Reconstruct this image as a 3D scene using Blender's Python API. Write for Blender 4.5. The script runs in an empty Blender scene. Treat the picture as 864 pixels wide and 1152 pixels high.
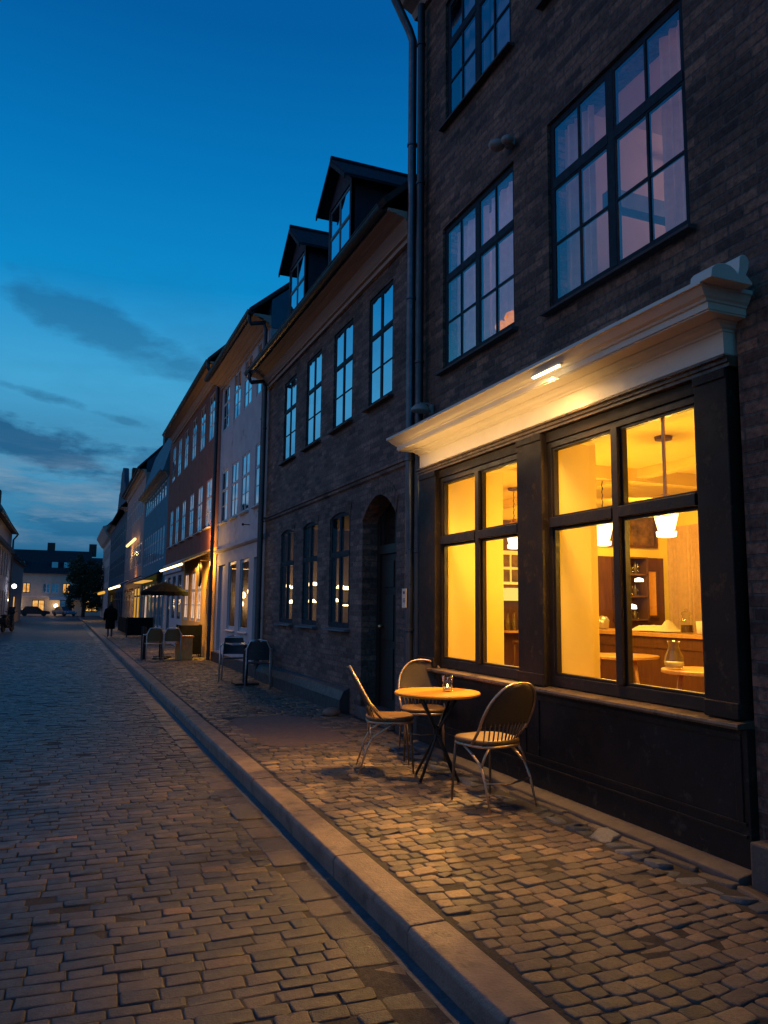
import bpy, math, random
import numpy as np
from mathutils import Vector, Matrix
random.seed(7); RNG = np.random.default_rng(7)
S = bpy.context.scene
C = S.collection
R = math.radians

# ---------------------------------------------------------------- node helpers
MATS = {}
def newmat(name):
    m = bpy.data.materials.new(name); m.use_nodes = True
    nt = m.node_tree; nt.nodes.clear()
    out = nt.nodes.new('ShaderNodeOutputMaterial')
    MATS[name] = m
    return m, nt, out
def N(nt, t, **kw):
    n = nt.nodes.new(t)
    for k, v in kw.items():
        if hasattr(n, k): setattr(n, k, v)
    return n
def L(nt, a, b): nt.links.new(a, b)
def mixc(nt, fac, a, b, mode='MIX'):
    n = nt.nodes.new('ShaderNodeMix'); n.data_type = 'RGBA'; n.blend_type = mode
    for s, v in ((n.inputs[0], fac), (n.inputs[6], a), (n.inputs[7], b)):
        if hasattr(v, 'is_output'): nt.links.new(v, s)
        elif isinstance(v, (int, float)): s.default_value = v
        else: s.default_value = (*v, 1)
    return n.outputs[2]
def noise(nt, vec, scale, detail=4, rough=.55):
    n = nt.nodes.new('ShaderNodeTexNoise'); n.inputs['Scale'].default_value = scale
    n.inputs['Detail'].default_value = detail; n.inputs['Roughness'].default_value = rough
    if vec is not None: nt.links.new(vec, n.inputs['Vector'])
    return n.outputs['Fac']
def ramp(nt, fac, stops):
    n = nt.nodes.new('ShaderNodeValToRGB'); e = n.color_ramp.elements
    while len(e) < len(stops): e.new(.5)
    for i, (p, c) in enumerate(stops):
        e[i].position = p; e[i].color = (*c, 1) if len(c) == 3 else c
    nt.links.new(fac, n.inputs[0]); return n.outputs[0]
def g(v): return (v, v, v)
def objco(nt):
    t = nt.nodes.new('ShaderNodeTexCoord'); return t.outputs['Object']

def paint(name, col, rough=.6, var=.25, scale=6, bump=.15, bscale=60, metal=0, dirt=None, spec=.5):
    m, nt, out = newmat(name); co = objco(nt)
    a = tuple(max(0, c*(1-var)) for c in col); b = tuple(min(1, c*(1+var)) for c in col)
    f = noise(nt, co, scale, 6, .6)
    base = ramp(nt, f, [(.3, a), (.7, b)])
    if dirt:
        f2 = noise(nt, co, dirt[1], 5, .7)
        msk = ramp(nt, f2, [(dirt[2], g(0)), (dirt[2]+.12, g(1))])
        base = mixc(nt, msk, base, dirt[0])
    p = N(nt, 'ShaderNodeBsdfPrincipled'); L(nt, base, p.inputs['Base Color'])
    rr = ramp(nt, noise(nt, co, scale*3, 3), [(.3, g(max(.03, rough-.12))), (.7, g(min(1, rough+.12)))])
    L(nt, rr, p.inputs['Roughness'])
    p.inputs['Metallic'].default_value = metal
    p.inputs['Specular IOR Level'].default_value = spec
    if bump:
        bn = N(nt, 'ShaderNodeBump'); bn.inputs['Strength'].default_value = bump; bn.inputs['Distance'].default_value = .01
        L(nt, noise(nt, co, bscale, 4), bn.inputs['Height']); L(nt, bn.outputs[0], p.inputs['Normal'])
    L(nt, p.outputs[0], out.inputs[0]); return m

def brick(name, c1, c2, mortar, bw=.24, rh=.075, rough=.85, plane='YZ'):
    m, nt, out = newmat(name); co = objco(nt)
    sp = N(nt, 'ShaderNodeSeparateXYZ'); L(nt, co, sp.inputs[0])
    cb = N(nt, 'ShaderNodeCombineXYZ')
    s = N(nt, 'ShaderNodeMath', operation='ADD'); L(nt, sp.outputs['X'], s.inputs[0]); L(nt, sp.outputs['Y'], s.inputs[1])
    L(nt, s.outputs[0], cb.inputs[0]); L(nt, sp.outputs['Z'], cb.inputs[1])
    # wobble the courses slightly
    wn = N(nt, 'ShaderNodeTexNoise'); wn.inputs['Scale'].default_value = 3; L(nt, co, wn.inputs['Vector'])
    va = N(nt, 'ShaderNodeVectorMath', operation='MULTIPLY_ADD'); L(nt, wn.outputs['Color'], va.inputs[0])
    va.inputs[1].default_value = (.02, .014, 0); L(nt, cb.outputs[0], va.inputs[2])
    bt = N(nt, 'ShaderNodeTexBrick'); L(nt, va.outputs[0], bt.inputs['Vector'])
    bt.inputs['Scale'].default_value = 1; bt.inputs['Brick Width'].default_value = bw; bt.inputs['Row Height'].default_value = rh
    bt.inputs['Mortar Size'].default_value = .009; bt.inputs['Mortar Smooth'].default_value = .35; bt.inputs['Bias'].default_value = 0
    bt.inputs['Color1'].default_value = (*c1, 1); bt.inputs['Color2'].default_value = (*c2, 1); bt.inputs['Mortar'].default_value = (*mortar, 1)
    big = ramp(nt, noise(nt, co, 1.1, 5, .65), [(.3, g(.55)), (.7, g(1.35))])
    col = mixc(nt, 1.0, bt.outputs['Color'], big, 'MULTIPLY')
    fine = ramp(nt, noise(nt, co, 24, 5, .7), [(.3, g(.4)), (.7, g(1.6))])
    col = mixc(nt, 1.0, col, fine, 'MULTIPLY')
    p = N(nt, 'ShaderNodeBsdfPrincipled'); L(nt, col, p.inputs['Base Color']); p.inputs['Roughness'].default_value = rough
    h = N(nt, 'ShaderNodeMath', operation='MULTIPLY_ADD'); L(nt, bt.outputs['Fac'], h.inputs[0]); h.inputs[1].default_value = -1.3
    L(nt, noise(nt, co, 40, 5, .7), h.inputs[2])
    bn = N(nt, 'ShaderNodeBump'); bn.inputs['Strength'].default_value = .9; bn.inputs['Distance'].default_value = .012
    L(nt, h.outputs[0], bn.inputs['Height']); L(nt, bn.outputs[0], p.inputs['Normal'])
    L(nt, p.outputs[0], out.inputs[0]); return m

def stone(name, stops, rough=.6, fine=.35, spec=.5):
    """setts: colour picked per stone from the point attribute 'tint'"""
    m, nt, out = newmat(name); co = objco(nt)
    at = N(nt, 'ShaderNodeAttribute'); at.attribute_name = 'tint'
    base = ramp(nt, at.outputs['Fac'], stops)
    f = ramp(nt, noise(nt, co, 60, 6, .7), [(.25, g(1-fine)), (.75, g(1+fine))])
    col = mixc(nt, 1, base, f, 'MULTIPLY')
    f2 = ramp(nt, noise(nt, co, 1.3, 4, .6), [(.3, g(.7)), (.7, g(1.2))])
    col = mixc(nt, 1, col, f2, 'MULTIPLY')
    p = N(nt, 'ShaderNodeBsdfPrincipled'); L(nt, col, p.inputs['Base Color'])
    rr = ramp(nt, noise(nt, co, 9, 5, .6), [(.3, g(rough-.16)), (.7, g(rough+.16))]); L(nt, rr, p.inputs['Roughness'])
    p.inputs['Specular IOR Level'].default_value = spec
    bn = N(nt, 'ShaderNodeBump'); bn.inputs['Strength'].default_value = .55; bn.inputs['Distance'].default_value = .006
    bn.inputs['Strength'].default_value = .85; hh = N(nt, 'ShaderNodeMath', operation='ADD'); L(nt, noise(nt, co, 28, 6, .75), hh.inputs[0]); L(nt, noise(nt, co, 120, 4, .7), hh.inputs[1])
    L(nt, hh.outputs[0], bn.inputs['Height']); L(nt, bn.outputs[0], p.inputs['Normal'])
    L(nt, p.outputs[0], out.inputs[0]); return m

def emis(name, col, st):
    m, nt, out = newmat(name); e = N(nt, 'ShaderNodeEmission')
    e.inputs[0].default_value = (*col, 1); e.inputs[1].default_value = st
    L(nt, e.outputs[0], out.inputs[0]); return m
def emis_var(name, c1, c2, st, scale=5, lo=.35, hi=.65):
    m, nt, out = newmat(name); e = N(nt, 'ShaderNodeEmission')
    L(nt, ramp(nt, noise(nt, objco(nt), scale, 3), [(lo, c1), (hi, c2)]), e.inputs[0]); e.inputs[1].default_value = st
    L(nt, e.outputs[0], out.inputs[0]); return m

def glass(name, base, refl, tint=(1, 1, 1), see=False, rough=.02, wob=.25):
    """window pane: reflection that grows at grazing angles over a see-through or dark body"""
    m, nt, out = newmat(name)
    lw = N(nt, 'ShaderNodeLayerWeight'); lw.inputs['Blend'].default_value = .35
    mr = N(nt, 'ShaderNodeMapRange'); L(nt, lw.outputs['Facing'], mr.inputs[0])
    mr.inputs[1].default_value = 0; mr.inputs[2].default_value = 1; mr.inputs[3].default_value = refl[0]; mr.inputs[4].default_value = refl[1]
    gl = N(nt, 'ShaderNodeBsdfGlossy'); gl.inputs['Roughness'].default_value = rough; gl.inputs['Color'].default_value = (*tint, 1)
    bn = N(nt, 'ShaderNodeBump'); bn.inputs['Strength'].default_value = wob; bn.inputs['Distance'].default_value = .01
    gp_ = N(nt, 'ShaderNodeNewGeometry'); L(nt, noise(nt, gp_.outputs['Position'], 2.6, 2.5), bn.inputs['Height']); L(nt, bn.outputs[0], gl.inputs['Normal'])
    if see: b = N(nt, 'ShaderNodeBsdfTransparent'); b.inputs[0].default_value = (*base, 1)
    else: b = N(nt, 'ShaderNodeBsdfDiffuse'); b.inputs[0].default_value = (*base, 1)
    mx = N(nt, 'ShaderNodeMixShader'); L(nt, mr.outputs[0], mx.inputs[0]); L(nt, b.outputs[0], mx.inputs[1]); L(nt, gl.outputs[0], mx.inputs[2])
    L(nt, mx.outputs[0], out.inputs[0]); return m

def clearglass(name, tint=(.95, .97, .95)):
    m, nt, out = newmat(name)
    fr = N(nt, 'ShaderNodeLayerWeight'); fr.inputs['Blend'].default_value = .5
    rp = ramp(nt, fr.outputs['Facing'], [(.3, g(.05)), (.9, g(.5))])
    gl = N(nt, 'ShaderNodeBsdfGlossy'); gl.inputs['Roughness'].default_value = .05
    tr = N(nt, 'ShaderNodeBsdfTransparent'); tr.inputs[0].default_value = (*tint, 1)
    mx = N(nt, 'ShaderNodeMixShader'); L(nt, rp, mx.inputs[0]); L(nt, tr.outputs[0], mx.inputs[1]); L(nt, gl.outputs[0], mx.inputs[2])
    L(nt, mx.outputs[0], out.inputs[0]); return m

def fabric(name, col, trans=.4):
    m, nt, out = newmat(name); co = objco(nt)
    d = N(nt, 'ShaderNodeBsdfDiffuse'); t = N(nt, 'ShaderNodeBsdfTranslucent')
    c = ramp(nt, noise(nt, co, 14, 4), [(.3, tuple(x*.85 for x in col)), (.7, col)])
    L(nt, c, d.inputs[0]); L(nt, c, t.inputs[0])
    mx = N(nt, 'ShaderNodeMixShader'); mx.inputs[0].default_value = trans
    L(nt, d.outputs[0], mx.inputs[1]); L(nt, t.outputs[0], mx.inputs[2]); L(nt, mx.outputs[0], out.inputs[0]); return m

def wood(name, col, rough=.45, sc=(3, 40, 3), var=.35):
    m, nt, out = newmat(name); co = objco(nt)
    mp = N(nt, 'ShaderNodeMapping'); mp.inputs['Scale'].default_value = sc; L(nt, co, mp.inputs[0])
    f = noise(nt, mp.outputs[0], 2.0, 6, .65)
    base = ramp(nt, f, [(.3, tuple(c*(1-var) for c in col)), (.7, tuple(c*(1+var) for c in col))])
    p = N(nt, 'ShaderNodeBsdfPrincipled'); L(nt, base, p.inputs['Base Color']); p.inputs['Roughness'].default_value = rough
    bn = N(nt, 'ShaderNodeBump'); bn.inputs['Strength'].default_value = .2; bn.inputs['Distance'].default_value = .004
    L(nt, f, bn.inputs['Height']); L(nt, bn.outputs[0], p.inputs['Normal'])
    L(nt, p.outputs[0], out.inputs[0]); return m

# ---------------------------------------------------------------- materials
M = {}
M['brick0'] = brick('dark_brick', (.07, .037, .026), (.30, .145, .09), (.12, .09, .07))
M['brick1'] = brick('brown_brick', (.085, .052, .042), (.25, .15, .115), (.12, .10, .085))
M['render_grey'] = paint('grey_render', (.50, .46, .46), .8, .12, 2, .25, 30, dirt=((.26, .23, .25), 1.5, .58))
M['render_base'] = paint('pale_render', (.50, .43, .43), .8, .1, 2, .25, 30, dirt=((.36, .31, .31), 2.2, .6))
M['render_rust'] = paint('rust_render', (.22, .07, .038), .85, .2, 2, .25, 30, dirt=((.18, .06, .035), 1.2, .55))
M['render_ochre'] = paint('ochre_render', (.70, .36, .09), .85, .15, 2, .2, 30)
M['render_teal'] = paint('teal_render', (.05, .19, .25), .85, .15, 2, .2, 30)  # teal paint; on pale side walls it holds blue sky light
M['render_pink'] = paint('pink_render', (.45, .28, .24), .85, .12, 2, .2, 30)
M['render_navy'] = paint('slate_blue_render', (.05, .075, .11), .85, .2, 2, .2, 30)
M['render_cream'] = paint('cream_render', (.45, .38, .34), .85, .12, 2, .2, 30)
M['tile'] = paint('roof_tile', (.05, .035, .032), .8, .3, 5, .6, 12)
M['slate'] = paint('roof_slate', (.018, .02, .026), .9, .3, 5, .5, 12)
M['dormer_side'] = paint('dormer_cladding', (.03, .03, .045), .8, .25, 5, .3, 12)
M['soffit'] = wood('eaves_board', (.46, .34, .27), .7, (14, .6, 14), .18)
M['zinc'] = paint('zinc_pipe', (.085, .10, .125), .38, .2, 4, .1, 40, metal=.75)
M['zinc_dark'] = paint('dark_zinc', (.05, .06, .07), .4, .2, 4, .1, 40, metal=.6)
M['frame_dark'] = paint('blue_black_frame_paint', (.018, .026, .036), .6, .2, 6, .1, 50, spec=.15)
M['frame_white'] = paint('white_frame_paint', (.5, .5, .52), .5, .1, 6, .1, 50)
M['frame_teal'] = paint('grey_green_frame_paint', (.10, .13, .14), .5, .15, 6, .1, 50)
M['shop_black'] = paint('aged_black_paint', (.020, .014, .011), .55, .3, 3, .12, 40, dirt=((.06, .042, .028), 9, .57), spec=.2)
M['shop_frame'] = paint('shop_window_paint', (.020, .015, .012), .45, .3, 5, .2, 40, dirt=((.07, .05, .03), 14, .66), spec=.3)
M['architrave'] = paint('aged_brown_paint', (.10, .068, .042), .45, .35, 6, .3, 30, dirt=((.02, .015, .01), 9, .55))
M['cornice'] = paint('cream_cornice_paint', (.72, .64, .52), .5, .06, 3, .2, 24, dirt=((.50, .42, .32), 11, .66))
M['stone_sill'] = paint('stone_ledge', (.085, .07, .062), .75, .2, 6, .5, 30)
M['granite'] = paint('kerb_granite', (.19, .14, .11), .62, .3, 4, .7, 70, dirt=((.09, .07, .06), 5, .55))
M['plinth'] = paint('tarred_plinth', (.03, .032, .038), .5, .3, 5, .4, 25)
M['sill_blue'] = paint('painted_sill', (.10, .13, .15), .5, .2, 5, .2, 30)
M['glass_sky'] = glass('window_glass', (.03, .035, .05), (.55, 1.0), (.86, .90, 1), wob=.28)
M['glass_room'] = glass('room_window_glass', (.85, .87, .9), (.08, .55), (.95, .97, 1), see=True, wob=.12)
M['glass_low'] = glass('street_window_glass', (.9, .9, .9), (.03, .25), see=True, wob=.12)
M['glass_shop'] = glass('shop_glass', (.97, .97, .95), (.01, .07), see=True, wob=.1)
M['curtain'] = fabric('curtain_cloth', (.75, .68, .7))
M['curtain_warm'] = fabric('warm_curtain_cloth', (.75, .55, .42))
M['room_up'] = paint('upstairs_plaster', (.55, .42, .42), .9, .05, 2, 0)
M['cafe_wall'] = paint('cafe_plaster', (.80, .62, .17), .85, .05, 1.6, .12, 18)
M['cafe_brown'] = wood('cafe_panelling', (.10, .036, .012), .5, (12, 12, 2), .3)
M['cafe_floor'] = wood('cafe_floorboard', (.30, .17, .08), .5, (20, 1, 1), .3)
M['cafe_ceiling'] = paint('cafe_ceiling_paint', (.78, .60, .14), .85, .04, 1.6, .05)
M['oak'] = wood('oak_wood', (.50, .28, .10), .4, (3, 18, 3), .18)
M['oak_dark'] = wood('dark_oak_wood', (.09, .04, .016), .4, (3, 18, 3), .25)
M['table_top'] = paint('orange_table_lacquer', (.60, .26, .02), .42, .05, 5, 0, 60)
M['seat_wood'] = wood('chair_seat_wood', (.14, .08, .034), .45, (30, 3, 3), .3)
M['cane'] = paint('woven_cane', (.07, .048, .03), .6, .3, 120, .8, 260)
M['chair_metal'] = paint('brushed_chair_steel', (.50, .36, .25), .36, .15, 5, 0, 80, metal=.85)
M['black_metal'] = paint('black_iron', (.012, .012, .013), .4, .2, 12, .1, 80, metal=.3)
M['alu'] = paint('aluminium_tube', (.6, .6, .62), .35, .12, 5, 0, 80, metal=.85)
M['dark_weave'] = paint('dark_woven_plastic', (.03, .035, .04), .5, .3, 100, .8, 200)
M['brown_weave'] = paint('brown_woven_plastic', (.24, .12, .04), .5, .3, 100, .8, 200)
M['parasol'] = paint('black_parasol_cloth', (.008, .009, .01), .9, .2, 20, .2, 60, spec=.05)
M['screen_black'] = paint('black_screen_cloth', (.010, .010, .011), .9, .3, 10, .2, 60, spec=.05)
M['box_wood'] = wood('plywood_box', (.85, .34, .09), .6, (8, 3, 3), .2)
M['awning'] = paint('dark_awning_cloth', (.035, .035, .045), .75, .2, 6, .2, 60)
M['awning_blue'] = paint('blue_awning_cloth', (.06, .10, .22), .75, .2, 6, .2, 60)
M['awning_ochre'] = fabric('ochre_awning_cloth', (.7, .42, .15), .5)
M['door_dark'] = wood('dark_door_wood', (.02, .015, .013), .45, (20, 20, 1), .3)
M['brass'] = paint('brass', (.6, .42, .2), .3, .1, 20, 0, metal=1)
M['clear'] = clearglass('drinking_glass')
M['milk'] = paint('milk_liquid', (.85, .75, .55), .3, .03, 10, 0)
M['paper'] = paint('white_paper', (.85, .82, .76), .8, .03, 10, .1)
M['mirror'] = paint('mirror_glass', (.8, .6, .35), .06, .02, 10, 0, metal=1)
M['foliage'] = paint('night_foliage', (.035, .06, .025), .7, .5, 2, 0)
M['bark'] = paint('bark', (.06, .045, .03), .9, .3, 8, .6, 30)
M['coat'] = paint('black_coat_cloth', (.008, .008, .009), .9, .2, 20, .2, 60, spec=.05)
M['skin'] = paint('skin', (.45, .28, .2), .6, .05, 20, 0)
M['hair'] = paint('dark_hair', (.03, .02, .015), .6, .2, 40, 0)
M['jeans'] = paint('blue_jeans_cloth', (.05, .08, .12), .85, .2, 30, .1)
M['car_dark'] = paint('dark_car_paint', (.02, .022, .028), .25, .05, 5, 0)
M['car_blue'] = paint('blue_grey_car_paint', (.10, .15, .2), .25, .05, 5, 0)
M['tyre'] = paint('tyre_rubber', (.02, .02, .02), .8, .1, 20, 0)
M['asphalt'] = paint('asphalt_patch', (.16, .11, .09), .8, .2, 14, .6, 80)
M['label_white'] = paint('sign_plate', (.7, .62, .52), .5, .08, 30, 0)
M['print_dark'] = paint('dark_print', (.08, .06, .05), .6, .1, 30, 0)
M['pumpkin'] = emis_var('orange_lamp_shade', (.6, .15, .01), (.9, .28, .02), 1.2, 9)  # emission put into the gourds so they show behind the pane
M['lamp_grey'] = paint('grey_lamp_housing', (.30, .27, .24), .5, .1, 20, .1)
M['picture'] = emis  # replaced below
M['picture'] = paint('print_picture', (.13, .07, .025), .6, .8, 5, 0)
M['bottle'] = paint('bottle_glass', (.10, .07, .02), .12, .4, 6, 0)
M['joint'] = paint('joint_grit', (.036, .030, .026), .9, .4, 30, .6, 120)
M['gutter'] = paint('gutter_stone', (.07, .085, .10), .55, .35, 14, .6, 60)
M['far_ground'] = paint('far_ground', (.06, .06, .065), .8, .3, .3, 0)
M['lantern'] = emis('lantern_light', (1, .74, .32), 4.2)
M['led'] = emis('led_strip', (1, .80, .45), 9)
M['led2'] = emis('awning_strip_light', (1, .72, .32), 5.5)
M['bulb'] = emis('small_bulb', (1, .72, .34), 9)
M['bulb_white'] = emis('white_lamp_globe', (.85, .85, 1), 6)
M['litwin'] = emis_var('lit_window', (.75, .26, .03), (1, .62, .2), .95, 3)
M['litwin_pale'] = emis_var('lit_shop_window', (.62, .36, .26), (1, .68, .46), .95, 2)
M['litwin_gold'] = emis_var('gold_lit_window', (.75, .33, .03), (1, .55, .08), 1.0, 2)

# ---------------------------------------------------------------- mesh builder
class MB:
    def __init__(s): s.v = []; s.f = []
    def quad(s, a, b, c, d):
        i = len(s.v); s.v += [tuple(a), tuple(b), tuple(c), tuple(d)]; s.f.append((i, i+1, i+2, i+3)); return s
    def poly(s, pts):
        i = len(s.v); s.v += [tuple(p) for p in pts]; s.f.append(tuple(range(i, i+len(pts)))); return s
    def box(s, x0, x1, y0, y1, z0, z1):
        i = len(s.v)
        s.v += [(x, y, z) for x in (x0, x1) for y in (y0, y1) for z in (z0, z1)]
        s.f += [(i, i+1, i+3, i+2), (i+4, i+6, i+7, i+5), (i, i+4, i+5, i+1), (i+2, i+3, i+7, i+6), (i, i+2, i+6, i+4), (i+1, i+5, i+7, i+3)]
        return s
    def prism(s, pts, axis, a0, a1):
        """extrude a 2D polygon: axis 'y' -> pts are (x,z); axis 'x' -> (y,z); axis 'z' -> (x,y)"""
        def P(p, a):
            return (p[0], a, p[1]) if axis == 'y' else (a, p[0], p[1]) if axis == 'x' else (p[0], p[1], a)
        i = len(s.v); n = len(pts)
        s.v += [P(p, a0) for p in pts] + [P(p, a1) for p in pts]
        s.f.append(tuple(range(i, i+n))); s.f.append(tuple(range(i+2*n-1, i+n-1, -1)))
        for k in range(n):
            j = (k+1) % n; s.f.append((i+k, i+n+k, i+n+j, i+j))
        return s
    def tube(s, pts, r, n=8, closed=False, caps=True):
        pts = [Vector(p) for p in pts]; m = len(pts)
        rr = r if isinstance(r, (list, tuple)) else [r]*m
        i0 = len(s.v); prev = None
        for k, p in enumerate(pts):
            if closed: t = pts[(k+1) % m]-pts[k-1]
            else: t = pts[min(k+1, m-1)]-pts[max(k-1, 0)]
            if t.length < 1e-9: t = Vector((0, 0, 1))
            t.normalize()
            if prev is None:
                up = Vector((0, 0, 1)) if abs(t.z) < .9 else Vector((0, 1, 0)); u = t.cross(up).normalized()
            else:
                u = prev-t*prev.dot(t)
                if u.length < 1e-6: u = t.cross(Vector((0, 0, 1)))
                u.normalize()
            prev = u; w = t.cross(u)
            for a in range(n):
                an = 2*math.pi*a/n; q = p+(u*math.cos(an)+w*math.sin(an))*rr[k]; s.v.append(tuple(q))
        for k in range(m if closed else m-1):
            k2 = (k+1) % m
            for a in range(n):
                b = (a+1) % n
                s.f.append((i0+k*n+a, i0+k*n+b, i0+k2*n+b, i0+k2*n+a))
        if caps and not closed:
            s.f.append(tuple(i0+a for a in range(n-1, -1, -1))); s.f.append(tuple(i0+(m-1)*n+a for a in range(n)))
        return s
    def lathe(s, prof, cx=0, cy=0, n=20, z0=0):
        i0 = len(s.v); m = len(prof)
        for r, z in prof:
            for a in range(n):
                an = 2*math.pi*a/n; s.v.append((cx+r*math.cos(an), cy+r*math.sin(an), z0+z))
        for k in range(m-1):
            for a in range(n):
                b = (a+1) % n; s.f.append((i0+k*n+a, i0+k*n+b, i0+(k+1)*n+b, i0+(k+1)*n+a))
        s.f.append(tuple(i0+a for a in range(n-1, -1, -1))); s.f.append(tuple(i0+(m-1)*n+a for a in range(n)))
        return s
    def ball(s, c, r, n=10, sx=1, sy=1, sz=1):
        i0 = len(s.v)
        for k in range(1, n):
            ph = math.pi*k/n
            for a in range(n):
                an = 2*math.pi*a/n; s.v.append((c[0]+r*sx*math.sin(ph)*math.cos(an), c[1]+r*sy*math.sin(ph)*math.sin(an), c[2]+r*sz*math.cos(ph)))
        t = len(s.v); s.v += [(c[0], c[1], c[2]+r*sz), (c[0], c[1], c[2]-r*sz)]
        for k in range(n-2):
            for a in range(n):
                b = (a+1) % n; s.f.append((i0+k*n+a, i0+(k+1)*n+a, i0+(k+1)*n+b, i0+k*n+b))
        for a in range(n):
            b = (a+1) % n; s.f.append((t, i0+a, i0+b)); s.f.append((t+1, i0+(n-2)*n+b, i0+(n-2)*n+a))
        return s
    def xf(s, loc=(0, 0, 0), rz=0):
        c, sn = math.cos(rz), math.sin(rz)
        s.v = [(x*c-y*sn+loc[0], x*sn+y*c+loc[1], z+loc[2]) for x, y, z in s.v]; return s
    def mesh(s, name, mat, off=(0, 0, 0), smooth=False, bevel=0):
        me = bpy.data.meshes.new(name)
        me.from_pydata([(x-off[0], y-off[1], z-off[2]) for x, y, z in s.v], [], s.f)
        me.materials.append(mat)
        if smooth: me.shade_smooth()
        me.update(); return me
    def build(s, name, mat, parent=None, local=False, smooth=False, bevel=0, auto=False):
        off = (0, 0, 0) if (parent is None or local) else WL.get(parent.name, (0, 0, 0))
        me = s.mesh(name, mat, off, smooth)
        o = bpy.data.objects.new(name, me); C.objects.link(o)
        if parent is not None: o.parent = parent; WL[o.name] = WL.get(parent.name, (0, 0, 0))
        if bevel:
            b = o.modifiers.new('bevel', 'BEVEL'); b.width = bevel; b.segments = 2; b.limit_method = 'ANGLE'; b.angle_limit = R(40)
        if auto:
            me.shade_smooth(); es = o.modifiers.new('split', 'EDGE_SPLIT'); es.split_angle = R(38)
        return o
WL = {}
def tag(o, label=None, cat=None, group=None, kind=None):
    if label: o['label'] = label
    if cat: o['category'] = cat
    if group: o['group'] = group
    if kind: o['kind'] = kind
    return o
def thing(name, loc, label, cat, group=None, rz=0):
    o = bpy.data.objects.new(name, None); o.empty_display_size = .2; C.objects.link(o)
    o.location = loc; o.rotation_euler.z = rz; WL[o.name] = tuple(loc); return tag(o, label, cat, group)
def struct(name, mb, mat, smooth=False):
    return tag(mb.build(name, mat, smooth=smooth), kind='structure')
def kids(o): return [c for c in bpy.data.objects if c.parent is o]
def copy_tree(o, parent=None):
    c = o.copy(); C.objects.link(c)
    if parent is not None: c.parent = parent
    for ch in kids(o): copy_tree(ch, c)
    return c
def place(o, loc, rz, label):
    o.location = loc; o.rotation_euler.z = rz; o['label'] = label; return o
def inst(name, me, parent, loc):
    o = bpy.data.objects.new(name, me); C.objects.link(o); o.parent = parent
    w = WL.get(parent.name, (0, 0, 0)) if parent else (0, 0, 0)
    o.location = (loc[0]-w[0], loc[1]-w[1], loc[2]-w[2]); WL[o.name] = tuple(loc); return o
def sub(name, me, parent):
    o = bpy.data.objects.new(name, me); C.objects.link(o); o.parent = parent; return o

# ---------------------------------------------------------------- facades
def wall_mb(x, t, y0, y1, z0, z1, ops, mb=None):
    """wall slab facing -X with rectangular openings and reveals"""
    mb = mb or MB()
    ys = sorted({y0, y1} | {v for o in ops for v in (o[0], o[1]) if y0 < v < y1})
    zs = sorted({z0, z1} | {v for o in ops for v in (o[2], o[3]) if z0 < v < z1})
    def hole(a, b):
        if not (y0 < a < y1 and z0 < b < z1): return None
        return any(o[0] < a < o[1] and o[2] < b < o[3] for o in ops)
    for i in range(len(ys)-1):
        for j in range(len(zs)-1):
            a, b, c, d = ys[i], ys[i+1], zs[j], zs[j+1]; my, mz = (a+b)/2, (c+d)/2
            if hole(my, mz): continue
            mb.quad((x, a, c), (x, a, d), (x, b, d), (x, b, c)); mb.quad((x+t, a, c), (x+t, b, c), (x+t, b, d), (x+t, a, d))
            e = 1e-4
            if hole(a-e, mz) is not False: mb.quad((x, a, c), (x+t, a, c), (x+t, a, d), (x, a, d))
            if hole(b+e, mz) is not False: mb.quad((x, b, c), (x, b, d), (x+t, b, d), (x+t, b, c))
            if hole(my, c-e) is not False: mb.quad((x, a, c), (x, b, c), (x+t, b, c), (x+t, a, c))
            if hole(my, d+e) is not False: mb.quad((x, a, d), (x+t, a, d), (x+t, b, d), (x, b, d))
    return mb
def arch_fill(mb, x, t, y0, y1, z1, rise):
    """masonry filling the corners above a segmental arch inside a rectangular opening topped at z1"""
    n = 12; w = (y1-y0)/2; c = (y0+y1)/2
    for k in range(n):
        a, b = y0+(y1-y0)*k/n, y0+(y1-y0)*(k+1)/n
        za = z1-rise*((a-c)/w)**2; zb = z1-rise*((b-c)/w)**2
        mb.prism([(a, za), (b, zb), (b, z1), (a, z1)], 'x', x, x+t)

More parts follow.
